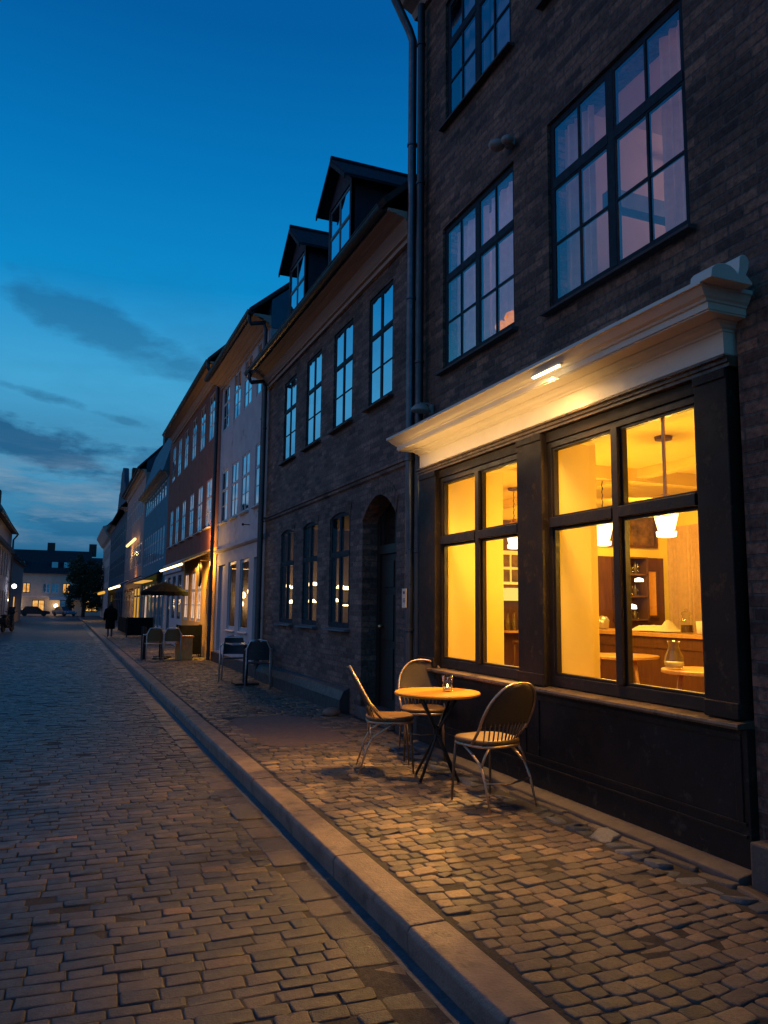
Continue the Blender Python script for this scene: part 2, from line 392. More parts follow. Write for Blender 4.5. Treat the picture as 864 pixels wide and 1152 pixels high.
WIN = {}
def win_type(key, w, h, frame, pane, tz=None, lowbars=1, half=True, upbars=0, fw=.05, mw=.07, gb=.026, cols2=False, depth=.05, px_=.006):
    f = MB(); d = depth
    f.box(0, d, -w/2, -w/2+fw, 0, h); f.box(0, d, w/2-fw, w/2, 0, h)
    f.box(0, d, -w/2+fw, w/2-fw, 0, fw*1.3); f.box(0, d, -w/2+fw, w/2-fw, h-fw, h)
    mul = mw if half else 0
    if half: f.box(-.004, d-.004, -mw/2, mw/2, fw*1.3, h-fw)
    if tz: 
        for s_ in ((-w/2+fw, -mul/2), (mul/2, w/2-fw)) if half else ((-w/2+fw, w/2-fw),):
            f.box(-.007, d-.008, s_[0], s_[1], tz-mw/2, tz+mw/2)
    segs = [(-w/2+fw, -mul/2), (mul/2, w/2-fw)] if half else [(-w/2+fw, w/2-fw)]
    lo = (fw*1.3, (tz-mw/2) if tz else h-fw); up = (tz+mw/2, h-fw) if tz else None
    # sash rails
    for a, b in segs:
        for zz in (lo, up):
            if not zz: continue
            r = .018
            f.box(-.001, d-.012, a, a+r, zz[0], zz[1]); f.box(-.001, d-.012, b-r, b, zz[0], zz[1])
            f.box(-.001, d-.012, a+r, b-r, zz[0], zz[0]+r); f.box(-.001, d-.012, a+r, b-r, zz[1]-r, zz[1])
        if cols2:
            c = (a+b)/2
            for zz in (lo, up):
                if zz: f.box(-.003, d-.02, c-gb/2, c+gb/2, zz[0]+.018, zz[1]-.018)
        for k in range(lowbars):
            z = lo[0]+(lo[1]-lo[0])*(k+1)/(lowbars+1)
            f.box(-.002, d-.023, a+.018, b-.018, z-gb/2, z+gb/2)
        if up:
            for k in range(upbars):
                z = up[0]+(up[1]-up[0])*(k+1)/(upbars+1)
                f.box(-.002, d-.023, a+.018, b-.018, z-gb/2, z+gb/2)
    p = MB().quad((px_, -w/2+.02, .02), (px_, -w/2+.02, h-.02), (px_, w/2-.02, h-.02), (px_, w/2-.02, .02))
    WIN[key] = (f.mesh('window_frame', frame), p.mesh('pane', pane), w, h)
    return WIN[key]
def put_win(house, key, x, yc, z, sill=None, curtain=None, pane=None):
    f, p, w, h = WIN[key]
    o = inst('window', f, house, (x, yc, z)); sub('pane', pane or p, o)
    if sill:
        if (key, 'sill', sill.name) not in WIN:
            WIN[(key, 'sill', sill.name)] = MB().prism([(-.10, -.045), (-.10, -.025), (.02, 0), (.02, -.05)], 'y', -w/2-.05, w/2+.05).mesh('sill', sill)
        sub('sill', WIN[(key, 'sill', sill.name)], o)
    if curtain:
        for s_ in (-1, 1):
            kk = (key, 'curtain', curtain.name, s_)
            if kk not in WIN:
                m = MB(); n = 14; cw = w*(.46 if key in ('b0mid', 'b0up') else .24)
                for k in range(n):
                    a, b = k/n, (k+1)/n
                    ya, yb = s_*(w/2-.03-cw*a), s_*(w/2-.03-cw*b)
                    xa, xb = .14+.022*math.sin(a*26), .14+.022*math.sin(b*26)
                    m.quad((xa, ya, .03), (xb, yb, .03), (xb, yb, h-.02), (xa, ya, h-.02))
                WIN[kk] = m.mesh('curtain', curtain)
            sub('curtain', WIN[kk], o)
    return o

def gutter(house, y0, y1, x, z, r=.07):
    m = MB(); n = 8; pr = [(x+r*math.cos(math.pi+math.pi*k/n), z+r*math.sin(math.pi+math.pi*k/n)) for k in range(n+1)]
    pr2 = [(x+(r-.012)*math.cos(2*math.pi-math.pi*k/n), z+(r-.012)*math.sin(2*math.pi-math.pi*k/n)) for k in range(n+1)]
    m.prism(pr+pr2, 'y', y0, y1)
    m.tube([(x-r, y0, z), (x-r, y1, z)], .012, 6)
    return m.build('gutter', M['zinc_dark'], house)
def downpipe(house, y, x, ztop, zbot, gx, gz, r=.05, mat='zinc'):
    m = MB()
    m.tube([(gx, y+.0, gz), (gx, y, gz-.12), (gx+.04, y, gz-.2), (x-.05, y, ztop+.08), (x, y, ztop-.05), (x, y, zbot)], r, 12)
    z = zbot+1.2
    while z < ztop-.5:
        m.lathe([(r+.001, 0), (r+.012, .004), (r+.012, .03), (r+.001, .034)], x, y, 12, z); z += 1.95
    return m.build('downpipe', M[mat], house, auto=True)
def roofs(house, y0, y1, ze, pitch=42, mat='tile', x0=3.33, half=4.4, wallmat='brick1'):
    rise = half*math.tan(R(pitch)); xr = x0+half; t = .09
    m = MB().prism([(x0, ze), (xr, ze+rise), (xr, ze+rise+t*1.4), (x0-.05, ze+t*.6)], 'y', y0-.03, y1+.03)
    m.prism([(xr+.001, ze+rise), (xr+half, ze), (xr+half+.05, ze+t*.6), (xr+.001, ze+rise+t*1.4)], 'y', y0-.03, y1+.03)
    m.tube([(xr, y0-.04, ze+rise+t*1.4), (xr, y1+.04, ze+rise+t*1.4)], .09, 8)
    r = m.build('roof', M[mat], house)
    MB().prism([(3.76, ze-.3), (3.76, ze+.38*math.tan(R(pitch))), (xr, ze+rise-.02), (xr+half-.43, ze+.38*math.tan(R(pitch))), (xr+half-.43, ze-.3)], 'y', y0+.004, y1-.004).build('gable_wall', M[wallmat], house)
    return r
def eaves(house, y0, y1, zb, zt, mat='soffit', xw=3.75, xo=3.36):
    d = xw-xo
    prof = [(xw, zb-.06), (xw-.05, zb-.06), (xw-.05, zb), (xw-.09, zb+.005), (xw-.09, zb+.02), (xw-d*.45, zt-.10), (xw-d*.45, zt-.085), (xw-d*.72, zt-.06), (xw-d*.72, zt-.05), (xo+.02, zt-.04), (xo, zt-.03), (xo, zt), (xw, zt)]
    return MB().prism(prof, 'y', y0, y1).build('eaves_cornice', M[mat], house)
def shell(house, y0, y1, ztop, mat, depth=8.2):
    """side and back walls behind the street front"""
    m = MB(); m.box(4.06, 3.75+depth, y0+.003, y0+.2, 0, ztop); m.box(4.06, 3.75+depth, y1-.2, y1-.003, 0, ztop); m.box(3.75+depth-.2, 3.75+depth, y0+.2, y1-.2, 0, ztop)
    m.box(4.06, 3.75+depth-.2, y0+.2, y1-.2, ztop-.1, ztop)
    return m.build('side_wall', mat, house)
XW = 3.75

# ================================================================ B0 corner shop house
B0 = thing('brick_house', (XW, 3, .12), 'dark brick townhouse with a brightly lit shop window under a cream cornice', 'house', 'houses along the right side of the street')
ops = [(3.42, 7.78, .05, 3.12), (3.78, 5.42, 4.16, 5.88), (5.98, 7.48, 4.2, 5.86), (6.0, 7.42, 7.08, 8.62), (3.78, 5.42, 7.08, 8.62), (-.6, 1.1, 4.16, 5.88), (1.6, 3.0, 7.08, 8.6)]
wm = wall_mb(XW, .3, -5, 8.12, .05, 9.0, ops); wm.build('wall', M['brick0'], B0)
pm = wall_mb(3.655, .094, -5, 3.355, .05, 3.62, [])
pm.prism([(3.655, 3.6201), (3.749, 3.6201), (3.749, 3.72)], 'y', -5, 3.355); pm.build('brick_pier', M['brick0'], B0)
# party wall, side and back
m = MB(); m.box(4.051, 13, 7.95, 8.12, 3.4, 9.9); m.box(4.051, 13, -5, -4.8, 0, 9.9); m.box(12.8, 13, -4.8, 7.95, 0, 9.9)
m.box(4.051, 12.8, -4.8, 7.95, 9.3, 9.4); m.box(4.06, 13, 7.78, 7.94, 3.4, 3.6); m.build('side_wall', M['brick0'], B0)
# top cornice, gutter, roof
MB().prism([(3.75, 8.98), (3.7, 8.98), (3.66, 9.05), (3.52, 9.12), (3.46, 9.2), (3.38, 9.24), (3.38, 9.34), (4.05, 9.34), (4.05, 9.0), (3.75, 9.0)], 'y', -5, 8.2).build('eaves_cornice', M['soffit'], B0)
gutter(B0, -5, 8.3, 3.3, 9.4, .08)
MB().prism([(3.35, 9.4), (7.5, 12.5), (7.5, 12.65), (3.3, 9.46)], 'y', -5, 8.16).prism([(7.501, 12.5), (12.9, 9.35), (12.95, 9.42), (7.501, 12.65)], 'y', -5, 8.16).build('roof', M['tile'], B0)
downpipe(B0, 8.06, 3.62, 8.62, .12, 3.3, 9.32, .052)
m = MB(); m.tube([(3.66, 7.9, 8.95), (3.66, 7.9, .12)], .045, 12)
for z in (2.2, 4.4, 6.6, 8.4): m.lathe([(.046, 0), (.056, .004), (.056, .03), (.046, .034)], 3.66, 7.9, 12, z)
m.build('downpipe', M['zinc_dark'], B0, auto=True)
pl = MB().box(3.553, 3.562, 8.0, 8.11, 1.585, 1.80).build('sign_plate', M['label_white'], B0)
MB().box(3.5515, 3.5525, 8.03, 8.08, 1.74, 1.77).box(3.5515, 3.5525, 8.02, 8.09, 1.68, 1.688).box(3.5515, 3.5525, 8.02, 8.085, 1.664, 1.671).box(3.5515, 3.5525, 8.02, 8.09, 1.648, 1.655).build('print', M['print_dark'], pl)
# upstairs windows
win_type('b0big', 1.64, 1.72, M['frame_dark'], M['glass_room'], tz=1.13, lowbars=1, cols2=True, fw=.045, mw=.075, gb=.02)
win_type('b0mid', 1.50, 1.66, M['frame_dark'], M['glass_room'], tz=1.05, lowbars=1, cols2=True, fw=.045, mw=.065, gb=.02)
win_type('b0up', 1.42, 1.54, M['frame_dark'], M['glass_room'], tz=.99, lowbars=1, cols2=True, fw=.055, mw=.085)
win_type('b0upb', 1.64, 1.54, M['frame_dark'], M['glass_room'], tz=.99, lowbars=1, cols2=True, fw=.055, mw=.085)
MS = paint('brick_sill', (.07, .05, .045), .8, .3, 8, .4, 40)
for k, y, z in (('b0big', 4.6, 4.16), ('b0big', .25, 4.16), ('b0mid', 6.73, 4.2), ('b0up', 6.71, 7.08), ('b0upb', 4.6, 7.08), ('b0up', 2.3, 7.08)):
    put_win(B0, k, XW+.03, y, z, sill=MS, curtain=M['curtain'] if k != 'b0big' else M['curtain_warm'])
# upstairs rooms (inside faces)
def room(house, y0, y1, z0, z1, x1, mat, x0=4.056, name='room_wall'):
    m = MB(); t = .04
    m.box(x0, x1, y0-t, y0, z0, z1); m.box(x0, x1, y1, y1+t, z0, z1); m.box(x1, x1+t, y0-t, y1+t, z0-t, z1+t)
    m.box(x0, x1, y0-t, y1+t, z1, z1+t); m.box(x0, x1, y0-t, y1+t, z0-t, z0)
    return m.build(name, mat, house)
room(B0, 2.2, 5.7, 3.75, 6.35, 8.4, M['room_up']); room(B0, 5.8, 7.7, 3.75, 6.35, 7.4, M['room_up']); room(B0, 3.4, 7.7, 6.7, 9.1, 8.0, M['room_up'])
# strip lamp and a beam in the big room
MB().box(5.35, 5.95, 5.30, 5.42, 6.05, 6.09).build('ceiling_strip_lamp', emis('room_strip', (1, .62, .2), 1.6), B0)
MB().box(4.1, 8.3, 5.0, 5.12, 5.0, 5.15).box(6.8, 8.35, 2.3, 5.0, 3.8, 5.1).build('wardrobe', paint('blue_grey_furniture', (.12, .16, .22), .6, .1, 4, 0), B0)

# ---- shopfront
def shop_piece(name, mb, mat='shop_black', bevel=.006): return mb.build(name, M[mat], B0, bevel=bevel)
PX = 3.60
for (a, b) in ((3.40, 3.66), (5.36, 5.74), (7.36, 7.76)):
    m = MB().box(PX, XW+.02, a, b, .975, 3.05); m.box(PX-.015, PX, a+.0, b-.0, .975, 1.07); m.box(PX-.012, PX, a, b, 2.99, 3.05)
    shop_piece('pilaster', m)
# cap band (brown architrave) between frieze and pilasters
m = MB().prism([(3.75, 3.052), (3.60, 3.052), (3.60, 3.072), (3.585, 3.078), (3.585, 3.098), (3.56, 3.104), (3.56, 3.116), (3.75, 3.116)], 'y', 3.37, 7.79)
shop_piece('architrave', m, 'architrave', 0)
# dark casing beam over the windows, set back
m = MB()
for a, b in ((3.662, 5.358), (5.742, 7.358)): m.box(3.645, XW, a, b, 2.965, 3.05)
shop_piece('window_head', m, 'shop_black', .004)
# cream frieze + cornice with returns
prof = [(3.752, 3.118), (3.60, 3.118), (3.60, 3.128), (3.588, 3.134), (3.588, 3.268), (3.575, 3.272), (3.575, 3.284), (3.545, 3.292), (3.53, 3.306), (3.49, 3.313), (3.49, 3.322), (3.37, 3.326), (3.37, 3.336), (3.358, 3.336), (3.358, 3.378), (3.342, 3.380), (3.335, 3.392), (3.31, 3.404), (3.285, 3.428), (3.272, 3.442), (3.25, 3.446), (3.25, 3.470), (3.752, 3.52)]
m = MB(); rings = []
for x, z in prof:
    p = max(0, 3.60-x)*.5; i = len(m.v)
    m.v += [(3.752, 3.40-p, z), (x, 3.40-p, z), (x, 7.72+p, z), (3.752, 7.72+p, z)]; rings.append(i)
for a, b in zip(rings, rings[1:]):
    for k in range(3): m.f.append((a+k, a+k+1, b+k+1, b+k))
cor = m.build('cornice', M['cornice'], B0)
# ornament on the right end of the cornice
pts = []
for k in range(9):
    a = math.pi*k/8; pts.append((3.355-.105*math.cos(a), 3.475+.075*math.sin(a)))
sc = [(3.25, 3.455)]+pts[1:-1]+[(3.455, 3.50), (3.465, 3.55)]
for k in range(9):
    a = math.pi*(1.0-1.0*k/8); sc.append((3.505+.036*math.cos(a), 3.59+.04*math.sin(a)))
sc += [(3.535, 3.55), (3.515, 3.51), (3.56, 3.47), (3.56, 3.455)]
MB().prism(sc, 'y', 3.14, 3.30).build('scroll_ornament', M['cornice'], B0, bevel=.012)
# strip lamp under the cornice
lp = MB().box(3.27, 3.285, 4.60, 4.98, 3.392, 3.412)
lamp = MB().prism([(3.262, 3.395), (3.262, 3.378), (3.285, 3.374), (3.30, 3.392)], 'y', 4.60, 4.98).build('strip_lamp', M['cornice'], B0)
MB().box(3.258, 3.280, 4.62, 4.96, 3.363, 3.373).build('diffuser', M['led'], lamp)
# sill, riser, plinth ledge
shop_piece('sill', MB().prism([(3.75, .93), (3.535, .93), (3.53, .945), (3.535, .962), (3.75, .98)], 'y', 3.36, 7.80), 'architrave', .003)
m = MB().box(3.60, 3.745, 3.36, 7.80, .17, .93)
for z in (.335, .40): m.box(3.588, 3.60, 3.38, 7.78, z, z+.018)
for a, b in ((3.40, 5.48), (5.62, 7.74)):
    m.box(3.589, 3.60, a, b, .86, .90); m.box(3.589, 3.60, a, a+.05, .42, .86); m.box(3.589, 3.60, b-.05, b, .42, .86)
shop_piece('stall_riser', m, 'shop_black', .004)
MB().prism([(3.755, .10), (3.47, .10), (3.475, .15), (3.60, .172), (3.755, .172)], 'y', 3.34, 7.82).build('stone_ledge', M['stone_sill'], B0, bevel=.01)
m = MB(); y = 3.30
for k in range(9):
    w = .55+random.random()*.3; m.box(3.52-.02*random.random(), 3.653, y-w+.012, y, .05, .34+random.random()*.02); y -= w
m.build('plinth', M['stone_sill'], B0, bevel=.012)
# shop windows
for (a, b, mc) in ((3.662, 5.358, 4.49), (5.742, 7.358, 6.53)):
    f = MB(); x0, x1 = 3.66, 3.73; fw = .055; z0, z1 = .98, 2.963; tz = 2.29
    f.box(x0, x1, a, a+fw, z0, z1); f.box(x0, x1, b-fw, b, z0, z1); f.box(x0, x1, a+fw, b-fw, z0, z0+.085); f.box(x0, x1, a+fw, b-fw, z1-.05, z1)
    f.box(x0-.02, x1-.003, mc-.035, mc+.035, z0+.085, z1-.05)
    f.box(x0-.028, x1-.006, a+fw, mc-.035, tz-.04, tz+.04); f.box(x0-.028, x1-.006, mc+.035, b-fw, tz-.04, tz+.04)
    for (c, d) in ((a+fw, mc-.035), (mc+.035, b-fw)):
        for (e, h) in ((z0+.085, tz-.04), (tz+.04, z1-.05)):
            r = .022
            f.box(x0+.012, x1-.012, c, c+r, e, h); f.box(x0+.012, x1-.012, d-r, d, e, h); f.box(x0+.012, x1-.012, c+r, d-r, e, e+r); f.box(x0+.012, x1-.012, c+r, d-r, h-r, h)
    w = f.build('shop_window', M['shop_frame'], B0, bevel=.004)
    MB().quad((3.70, a+.02, z0+.02), (3.70, a+.02, z1-.02), (3.70, b-.02, z1-.02), (3.70, b-.02, z0+.02)).build('pane', M['glass_shop'], w)
    # pale inner lining of the reveal
    g2 = MB(); g2.box(3.735, 4.05, b-.045, b-.005, .98, 3.0); g2.box(3.735, 4.05, a+.005, a+.045, .98, 3.0); g2.box(3.735, 4.05, a+.045, b-.045, 2.97, 3.0)
    g2.build('window_lining', M['cafe_wall'], B0)
MB().box(3.76, 4.12, 3.66, 7.36, .92, 1.03).build('window_board', M['oak'], B0, bevel=.004)
# thin glazing bar in the top right light
MB().box(3.712, 3.728, 4.06, 4.078, 2.34, 2.90).build('glazing_bar', M['oak'], B0)

# ---- cafe interior shell
FZ, CZ = .38, 3.17
m = MB()
m.box(3.78, 4.26, 5.50, 5.70, FZ, CZ)            # pier behind the middle pilaster
m.box(3.78, 4.58, 7.60, 7.75, FZ, CZ)            # end wall by the left window
m.box(4.50, 4.58, 7.75, 10.0, FZ, CZ)
m.box(4.50, 9.0, 10.0, 10.15, FZ, CZ)            # far wall
m.box(9.0, 9.15, 1.9, 10.15, FZ, CZ)             # back wall
m.box(4.05, 9.0, 1.9, 2.05, FZ, CZ)
m.box(4.05, 4.11, 2.05, 3.42, FZ, CZ)
m.build('cafe_wall', M['cafe_wall'], B0)
MB().box(4.051, 9.1, 1.9, 10.1, CZ, CZ+.1).box(3.76, 4.05, 3.43, 7.77, 3.125, 3.2).box(4.2, 9.0, 3.5, 3.64, CZ-.13, CZ).box(4.2, 9.0, 6.9, 7.05, CZ-.14, CZ).box(5.9, 6.05, 2.1, 9.95, CZ-.1, CZ-.002).build('cafe_ceiling', M['cafe_ceiling'], B0)
MB().box(4.051, 9.1, 1.9, 10.1, FZ-.1, FZ).box(3.76, 4.05, 3.43, 7.77, FZ-.1, .9).build('cafe_floor', M['cafe_floor'], B0)
MB().box(6.9, 8.99, 9.93, 9.995, FZ, 2.42).box(5.85, 6.85, 9.95, 9.995, FZ, 2.9).build('wall_panelling', M['cafe_brown'], B0)

# ================================================================ B1 brick house with dormers
B1 = thing('brick_house', (XW, 8.14, .12), 'brown brick house with arched door and two roof dormers next to the downpipe', 'house', 'houses along the right side of the street')
gw = [(13.38, 14.3), (11.98, 12.82), (10.42, 11.36)]
uw = [(13.5, 14.32), (11.97, 12.82), (10.44, 11.32), (8.92, 9.78)]
ops = [(8.74, 9.93, .1, 3.05)]+[(a, b, 1.28, 2.98) for a, b in gw]+[(a, b, 4.31, 5.87) for a, b in uw]
wm = wall_mb(XW, .12, 8.14, 15.58, .05, 6.32, ops)
wm.box(3.871, 4.05, 8.55, 8.741, .1, 3.2).box(3.871, 4.05, 9.929, 10.15, .1, 3.2).box(3.871, 4.05, 8.741, 9.929, 3.051, 3.2)
arch_fill(wm, XW, .29, 8.74, 9.93, 3.05, .30)
for a, b in gw: arch_fill(wm, XW, .12, a, b, 2.98, .07)
wm.build('wall', M['brick1'], B1)
m = MB()
m.prism([(3.75, 3.28), (3.72, 3.30), (3.72, 3.34), (3.70, 3.35), (3.70, 3.385), (3.75, 3.40)], 'y', 8.15, 15.57); m.build('string_course', M['brick1'], B1)
# arch rings of standing bricks
m = MB()
def ring(m, y0, y1, z1, rise, th, x=3.738):
    n = 16; c = (y0+y1)/2; w = (y1-y0)/2
    for k in range(n):
        a = y0+(y1-y0)*(k+.06)/n; b = y0+(y1-y0)*(k+.94)/n
        za = z1-rise*((a-c)/w)**2; zb = z1-rise*((b-c)/w)**2; t = .10*((a+b)/2-c)/w
        m.prism([(a, za), (b, zb), (b+t*.6, zb+th), (a+t*.6, za+th)], 'x', x, 3.749)
ring(m, 8.74, 9.93, 3.05, .30, .22); m.build('brick_arch', M['brick1'], B1)
for a, b in gw: m = MB(); ring(m, a, b, 2.98, .07, .17); m.build('brick_arch', M['brick1'], B1)
MB().box(4.06, 12, 8.145, 8.34, 3.4, 6.3).box(4.06, 11.95, 15.38, 15.577, 0, 6.3).box(11.75, 11.95, 8.345, 15.38, 0, 6.3).box(4.06, 11.75, 8.345, 15.38, 6.2, 6.3).box(4.06, 9.2, 8.345, 10.2, 3.4, 3.5).build('side_wall', M['brick1'], B1)
eaves(B1, 8.16, 15.66, 6.16, 6.38); gutter(B1, 8.2, 15.72, 3.30, 6.42)
roofs(B1, 8.16, 15.62, 6.42, 42, 'tile', 3.32, 4.2, 'brick1')
win_type('b1u', .85, 1.56, M['frame_dark'], M['glass_sky'], tz=.98, lowbars=1, fw=.035, mw=.045, gb=.018)
win_type('b1g', .90, 1.70, M['frame_dark'], M['glass_low'], tz=1.08, lowbars=0, fw=.045, mw=.055)
for a, b in uw: put_win(B1, 'b1u', XW+.02, (a+b)/2, 4.31, sill=MS)
for a, b in gw: put_win(B1, 'b1g', XW+.012, (a+b)/2, 1.28, sill=M['sill_blue'])
# ground floor room with small lamps
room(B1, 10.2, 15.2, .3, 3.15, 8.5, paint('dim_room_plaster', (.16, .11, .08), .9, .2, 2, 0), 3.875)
for k, (x, y, z) in enumerate([(4.05, 14.9, 1.95), (4.22, 14.9, 1.93), (4.12, 14.7, 1.64), (4.42, 14.7, 1.98), (4.60, 14.9, 2.0), (4.50, 14.7, 1.66), (5.10, 14.7, 1.95), (5.28, 14.9, 1.93), (4.98, 14.7, 1.68), (5.2, 14.7, 1.60)]):
    MB().lathe([(.02, .06), (.05, .06), (.10, 0), (.09, -.005), (.02, 0)], x, y, 12, z).build('table_lamp', M['bulb'], B1)
MB().box(4.6, 4.9, 12.2, 14.9, 1.62, 1.66).box(4.6, 4.9, 10.6, 11.2, 1.35, 1.39).build('shelf', M['oak_dark'], B1)
# plinth with sloping top
MB().prism([(3.752, .05), (3.60, .05), (3.605, .30), (3.66, .42), (3.752, .46)], 'y', 10.35, 15.56).build('plinth', M['plinth'], B1)
# door in its recess
dr = MB().box(4.0, 4.045, 8.84, 9.83, .27, 2.30)
for z0, z1 in ((.40, 1.05), (1.15, 1.75), (1.85, 2.2)):
    for y0 in (8.92, 9.38): dr.box(3.985, 4.0, y0, y0+.36, z0, z1)
door = dr.build('door', M['door_dark'], B1, bevel=.004)
MB().ball((3.95, 9.74, 1.33), .03).tube([(3.99, 9.74, 1.33), (3.95, 9.74, 1.33)], .012).build('handle', M['brass'], door)
MB().box(3.97, 4.05, 8.742, 8.84, .27, 3.0).box(3.97, 4.05, 9.83, 9.928, .27, 3.0).box(3.96, 4.05, 8.84, 9.83, 2.30, 2.42).build('door_frame', M['door_dark'], B1)
fl = MB().box(4.0, 4.04, 8.84, 8.9, 2.42, 3.04).box(4.0, 4.04, 9.77, 9.83, 2.42, 3.04).box(4.0, 4.04, 9.3, 9.36, 2.42, 3.04).build('fanlight', M['door_dark'], B1)
MB().box(4.02, 4.03, 8.9, 9.77, 2.42, 3.04).build('pane', paint('dark_fanlight_glass', (.02, .012, .01), .15, .1, 4, 0), fl)
MB().box(3.70, 4.2, 8.76, 9.91, .12, .27).build('doorstep', M['stone_sill'], B1, bevel=.01)
# dormers
def dormer(house, yc, xf=3.80, zb=6.5, zt=8.24, zp=8.78, hw=.56, mat='dormer_side', win='dorm', xb=7.0):
    body = MB()
    body.box(xf+.002, xb, yc-hw, yc-hw+.05, zb, zt); body.box(xf+.002, xb, yc+hw-.05, yc+hw, zb, zt)
    wall_mb(xf, .06, yc-hw, yc+hw, zb, zt+.02, [(yc-hw+.08, yc+hw-.08, 6.85, zt-.03)], body)
    body.prism([(yc-hw, zt+.021), (yc+hw, zt+.021), (yc, zp-.06)], 'x', xf+.005, xf+.08)
    d = body.build('dormer', M[mat], house)
    rf = MB(); o = .17; t = .05
    for s in (-1, 1):
        rf.prism([(yc, zp), (yc+s*(hw+o), zt-.06), (yc+s*(hw+o), zt-.06+t), (yc, zp+t*1.5)], 'x', xf-.16, xb+.4)
    rf.tube([(xf-.17, yc, zp+.08), (xb+.4, yc, zp+.08)], .045, 8)
    for s in (-1, 1): rf.prism([(yc, zp-.05), (yc+s*(hw+o), zt-.11), (yc+s*(hw+o), zt-.03), (yc, zp+.03)], 'x', xf-.185, xf-.162)
    rf.build('dormer_roof', M['slate'], d)
    f, p, w, h = WIN[win]
    w_ = MB()
    o_ = inst('dormer_window', f, house, (xf+.012, yc, 6.85)); sub('pane', p, o_)
win_type('dorm', 1.0, 1.34, M['frame_teal'], M['glass_sky'], tz=.84, lowbars=0, fw=.03, mw=.035)
dormer(B1, 13.83); dormer(B1, 11.33)

# ================================================================ B2 grey rendered house
B2 = thing('rendered_house', (XW, 15.6, .12), 'pale grey rendered house with grouped windows above a pinkish ground floor', 'house', 'houses along the right side of the street')
t2 = [20.4, 19.0, 18.12, 16.35] ; 
top = [(20.05, 20.8), (18.6, 19.38), (17.35, 18.15), (16.0, 16.82)]
mid = [(19.85, 20.65), (18.55, 19.33), (17.3, 18.12), (15.85, 16.72)]
opsB2 = [(a, b, 6.24, 7.46) for a, b in top]+[(a, b, 3.74, 5.12) for a, b in mid]
wall_mb(XW, .3, 15.62, 21.05, 3.02, 7.62, opsB2).build('wall', M['render_grey'], B2)
ops = [(15.78, 16.56, .36, 2.62), (17.05, 17.98, 1.0, 2.64), (18.42, 19.38, 1.0, 2.64), (19.85, 20.72, .4, 2.62)]
wall_mb(XW, .08, 15.62, 21.05, .36, 3.02, ops).build('ground_floor_wall', M['render_base'], B2)
MB().prism([(3.75, 2.94), (3.70, 2.96), (3.66, 2.99), (3.66, 3.03), (3.75, 3.07)], 'y', 15.63, 21.04).build('string_course', M['render_base'], B2)
MB().box(3.68, 4.04, 15.62, 21.05, .05, .36).build('plinth', M['plinth'], B2)
shell(B2, 15.62, 21.05, 7.6, M['render_teal'])  # pale side wall, with the blue sky light put into its colour
for a, b in ((15.70, 16.62), (19.8, 20.75)): MB().box(3.832, 3.87, a, b, .36, 2.65).build('recess_panel', M['render_grey'], B2)
eaves(B2, 15.6, 21.08, 7.56, 7.72); gutter(B2, 15.56, 21.1, 3.30, 7.76)
roofs(B2, 15.6, 21.06, 7.76, 40, 'tile', 3.32, 4.2, 'render_teal')  # gable wall carries the same sky blue in its colour
win_type('b2t', .80, 1.22, M['frame_white'], M['glass_sky'], tz=.74, lowbars=1, fw=.03, mw=.035, gb=.016)
win_type('b2m', .82, 1.38, M['frame_white'], M['glass_sky'], tz=.86, lowbars=1, fw=.03, mw=.035, gb=.016)
win_type('b2g', .94, 1.64, M['frame_white'], M['glass_low'], tz=None, lowbars=0, fw=.05, mw=.05, half=False)
for a, b in top: put_win(B2, 'b2t', XW+.012, (a+b)/2, 6.24)
for a, b in mid: put_win(B2, 'b2m', XW+.012, (a+b)/2, 3.74, sill=M['frame_white'])
for a, b, _, _ in ops[1:3]: put_win(B2, 'b2g', XW+.03, (a+b)/2, 1.0, sill=M['frame_white'])
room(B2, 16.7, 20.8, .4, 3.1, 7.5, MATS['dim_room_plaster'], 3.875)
for (x, y, z) in [(4.40, 20.65, 1.85), (4.36, 20.7, 1.62), (4.60, 20.6, 1.95), (4.66, 20.6, 1.70), (4.62, 20.6, 1.50)]:
    MB().ball((x, y, z), .09, 8).build('globe_lamp', M['bulb'], B2)  # added glowing balls standing in for reflections in the panes
MB().ball((3.60, 17.1, 3.38), .03, 8).tube([(3.6, 17.1, 3.38), (3.75, 17.1, 3.38)], .01).build('doorbell_knob', M['black_metal'], B2)
downpipe(B1, 15.5, 3.64, 6.15, .12, 3.30, 6.38, .045, 'zinc_dark')
downpipe(B2, 15.72, 3.66, 7.5, .36, 3.30, 7.72, .045, 'zinc_dark')
MB().prism([(4.6, 8.6), (5.5, 8.6), (5.5, 9.9), (4.6, 9.9)], 'y', 20.1, 20.9).build('chimney', M['tile'], B2)

# ================================================================ B3 rust-coloured house
B3 = thing('rendered_house', (XW, 22, .12), 'rust brown rendered house with two rows of tall windows over a glowing ochre corner', 'house', 'houses along the right side of the street')
yc3 = [22.72, 24.35, 26.1, 27.95, 29.7, 31.35]
ops = [(y-.46, y+.46, 6.42, 7.82) for y in yc3]+[(y-.46, y+.46, 3.82, 5.24) for y in yc3]
wall_mb(XW, .3, 21.07, 32.7, 3.16, 8.2, ops).build('wall', M['render_rust'], B3)
gops = [(23.45, 24.35, 1.08, 2.62), (24.6, 25.5, 1.08, 2.62), (26.1, 27.0, 1.08, 2.62), (27.8, 28.7, 1.08, 2.62), (29.3, 30.2, 1.08, 2.62), (30.8, 31.7, .2, 2.62)]
wall_mb(XW, .3, 21.07, 27.3, .05, 3.16, gops[:3]).build('ground_floor_wall', M['render_ochre'], B3)
wall_mb(XW, .3, 27.3, 32.7, .05, 3.16, gops[3:]).build('shopfront_wall', M['render_grey'], B3)
win_type('b3', .92, 1.42, M['frame_white'], M['glass_sky'], tz=.88, lowbars=1, fw=.03, mw=.035, gb=.016)
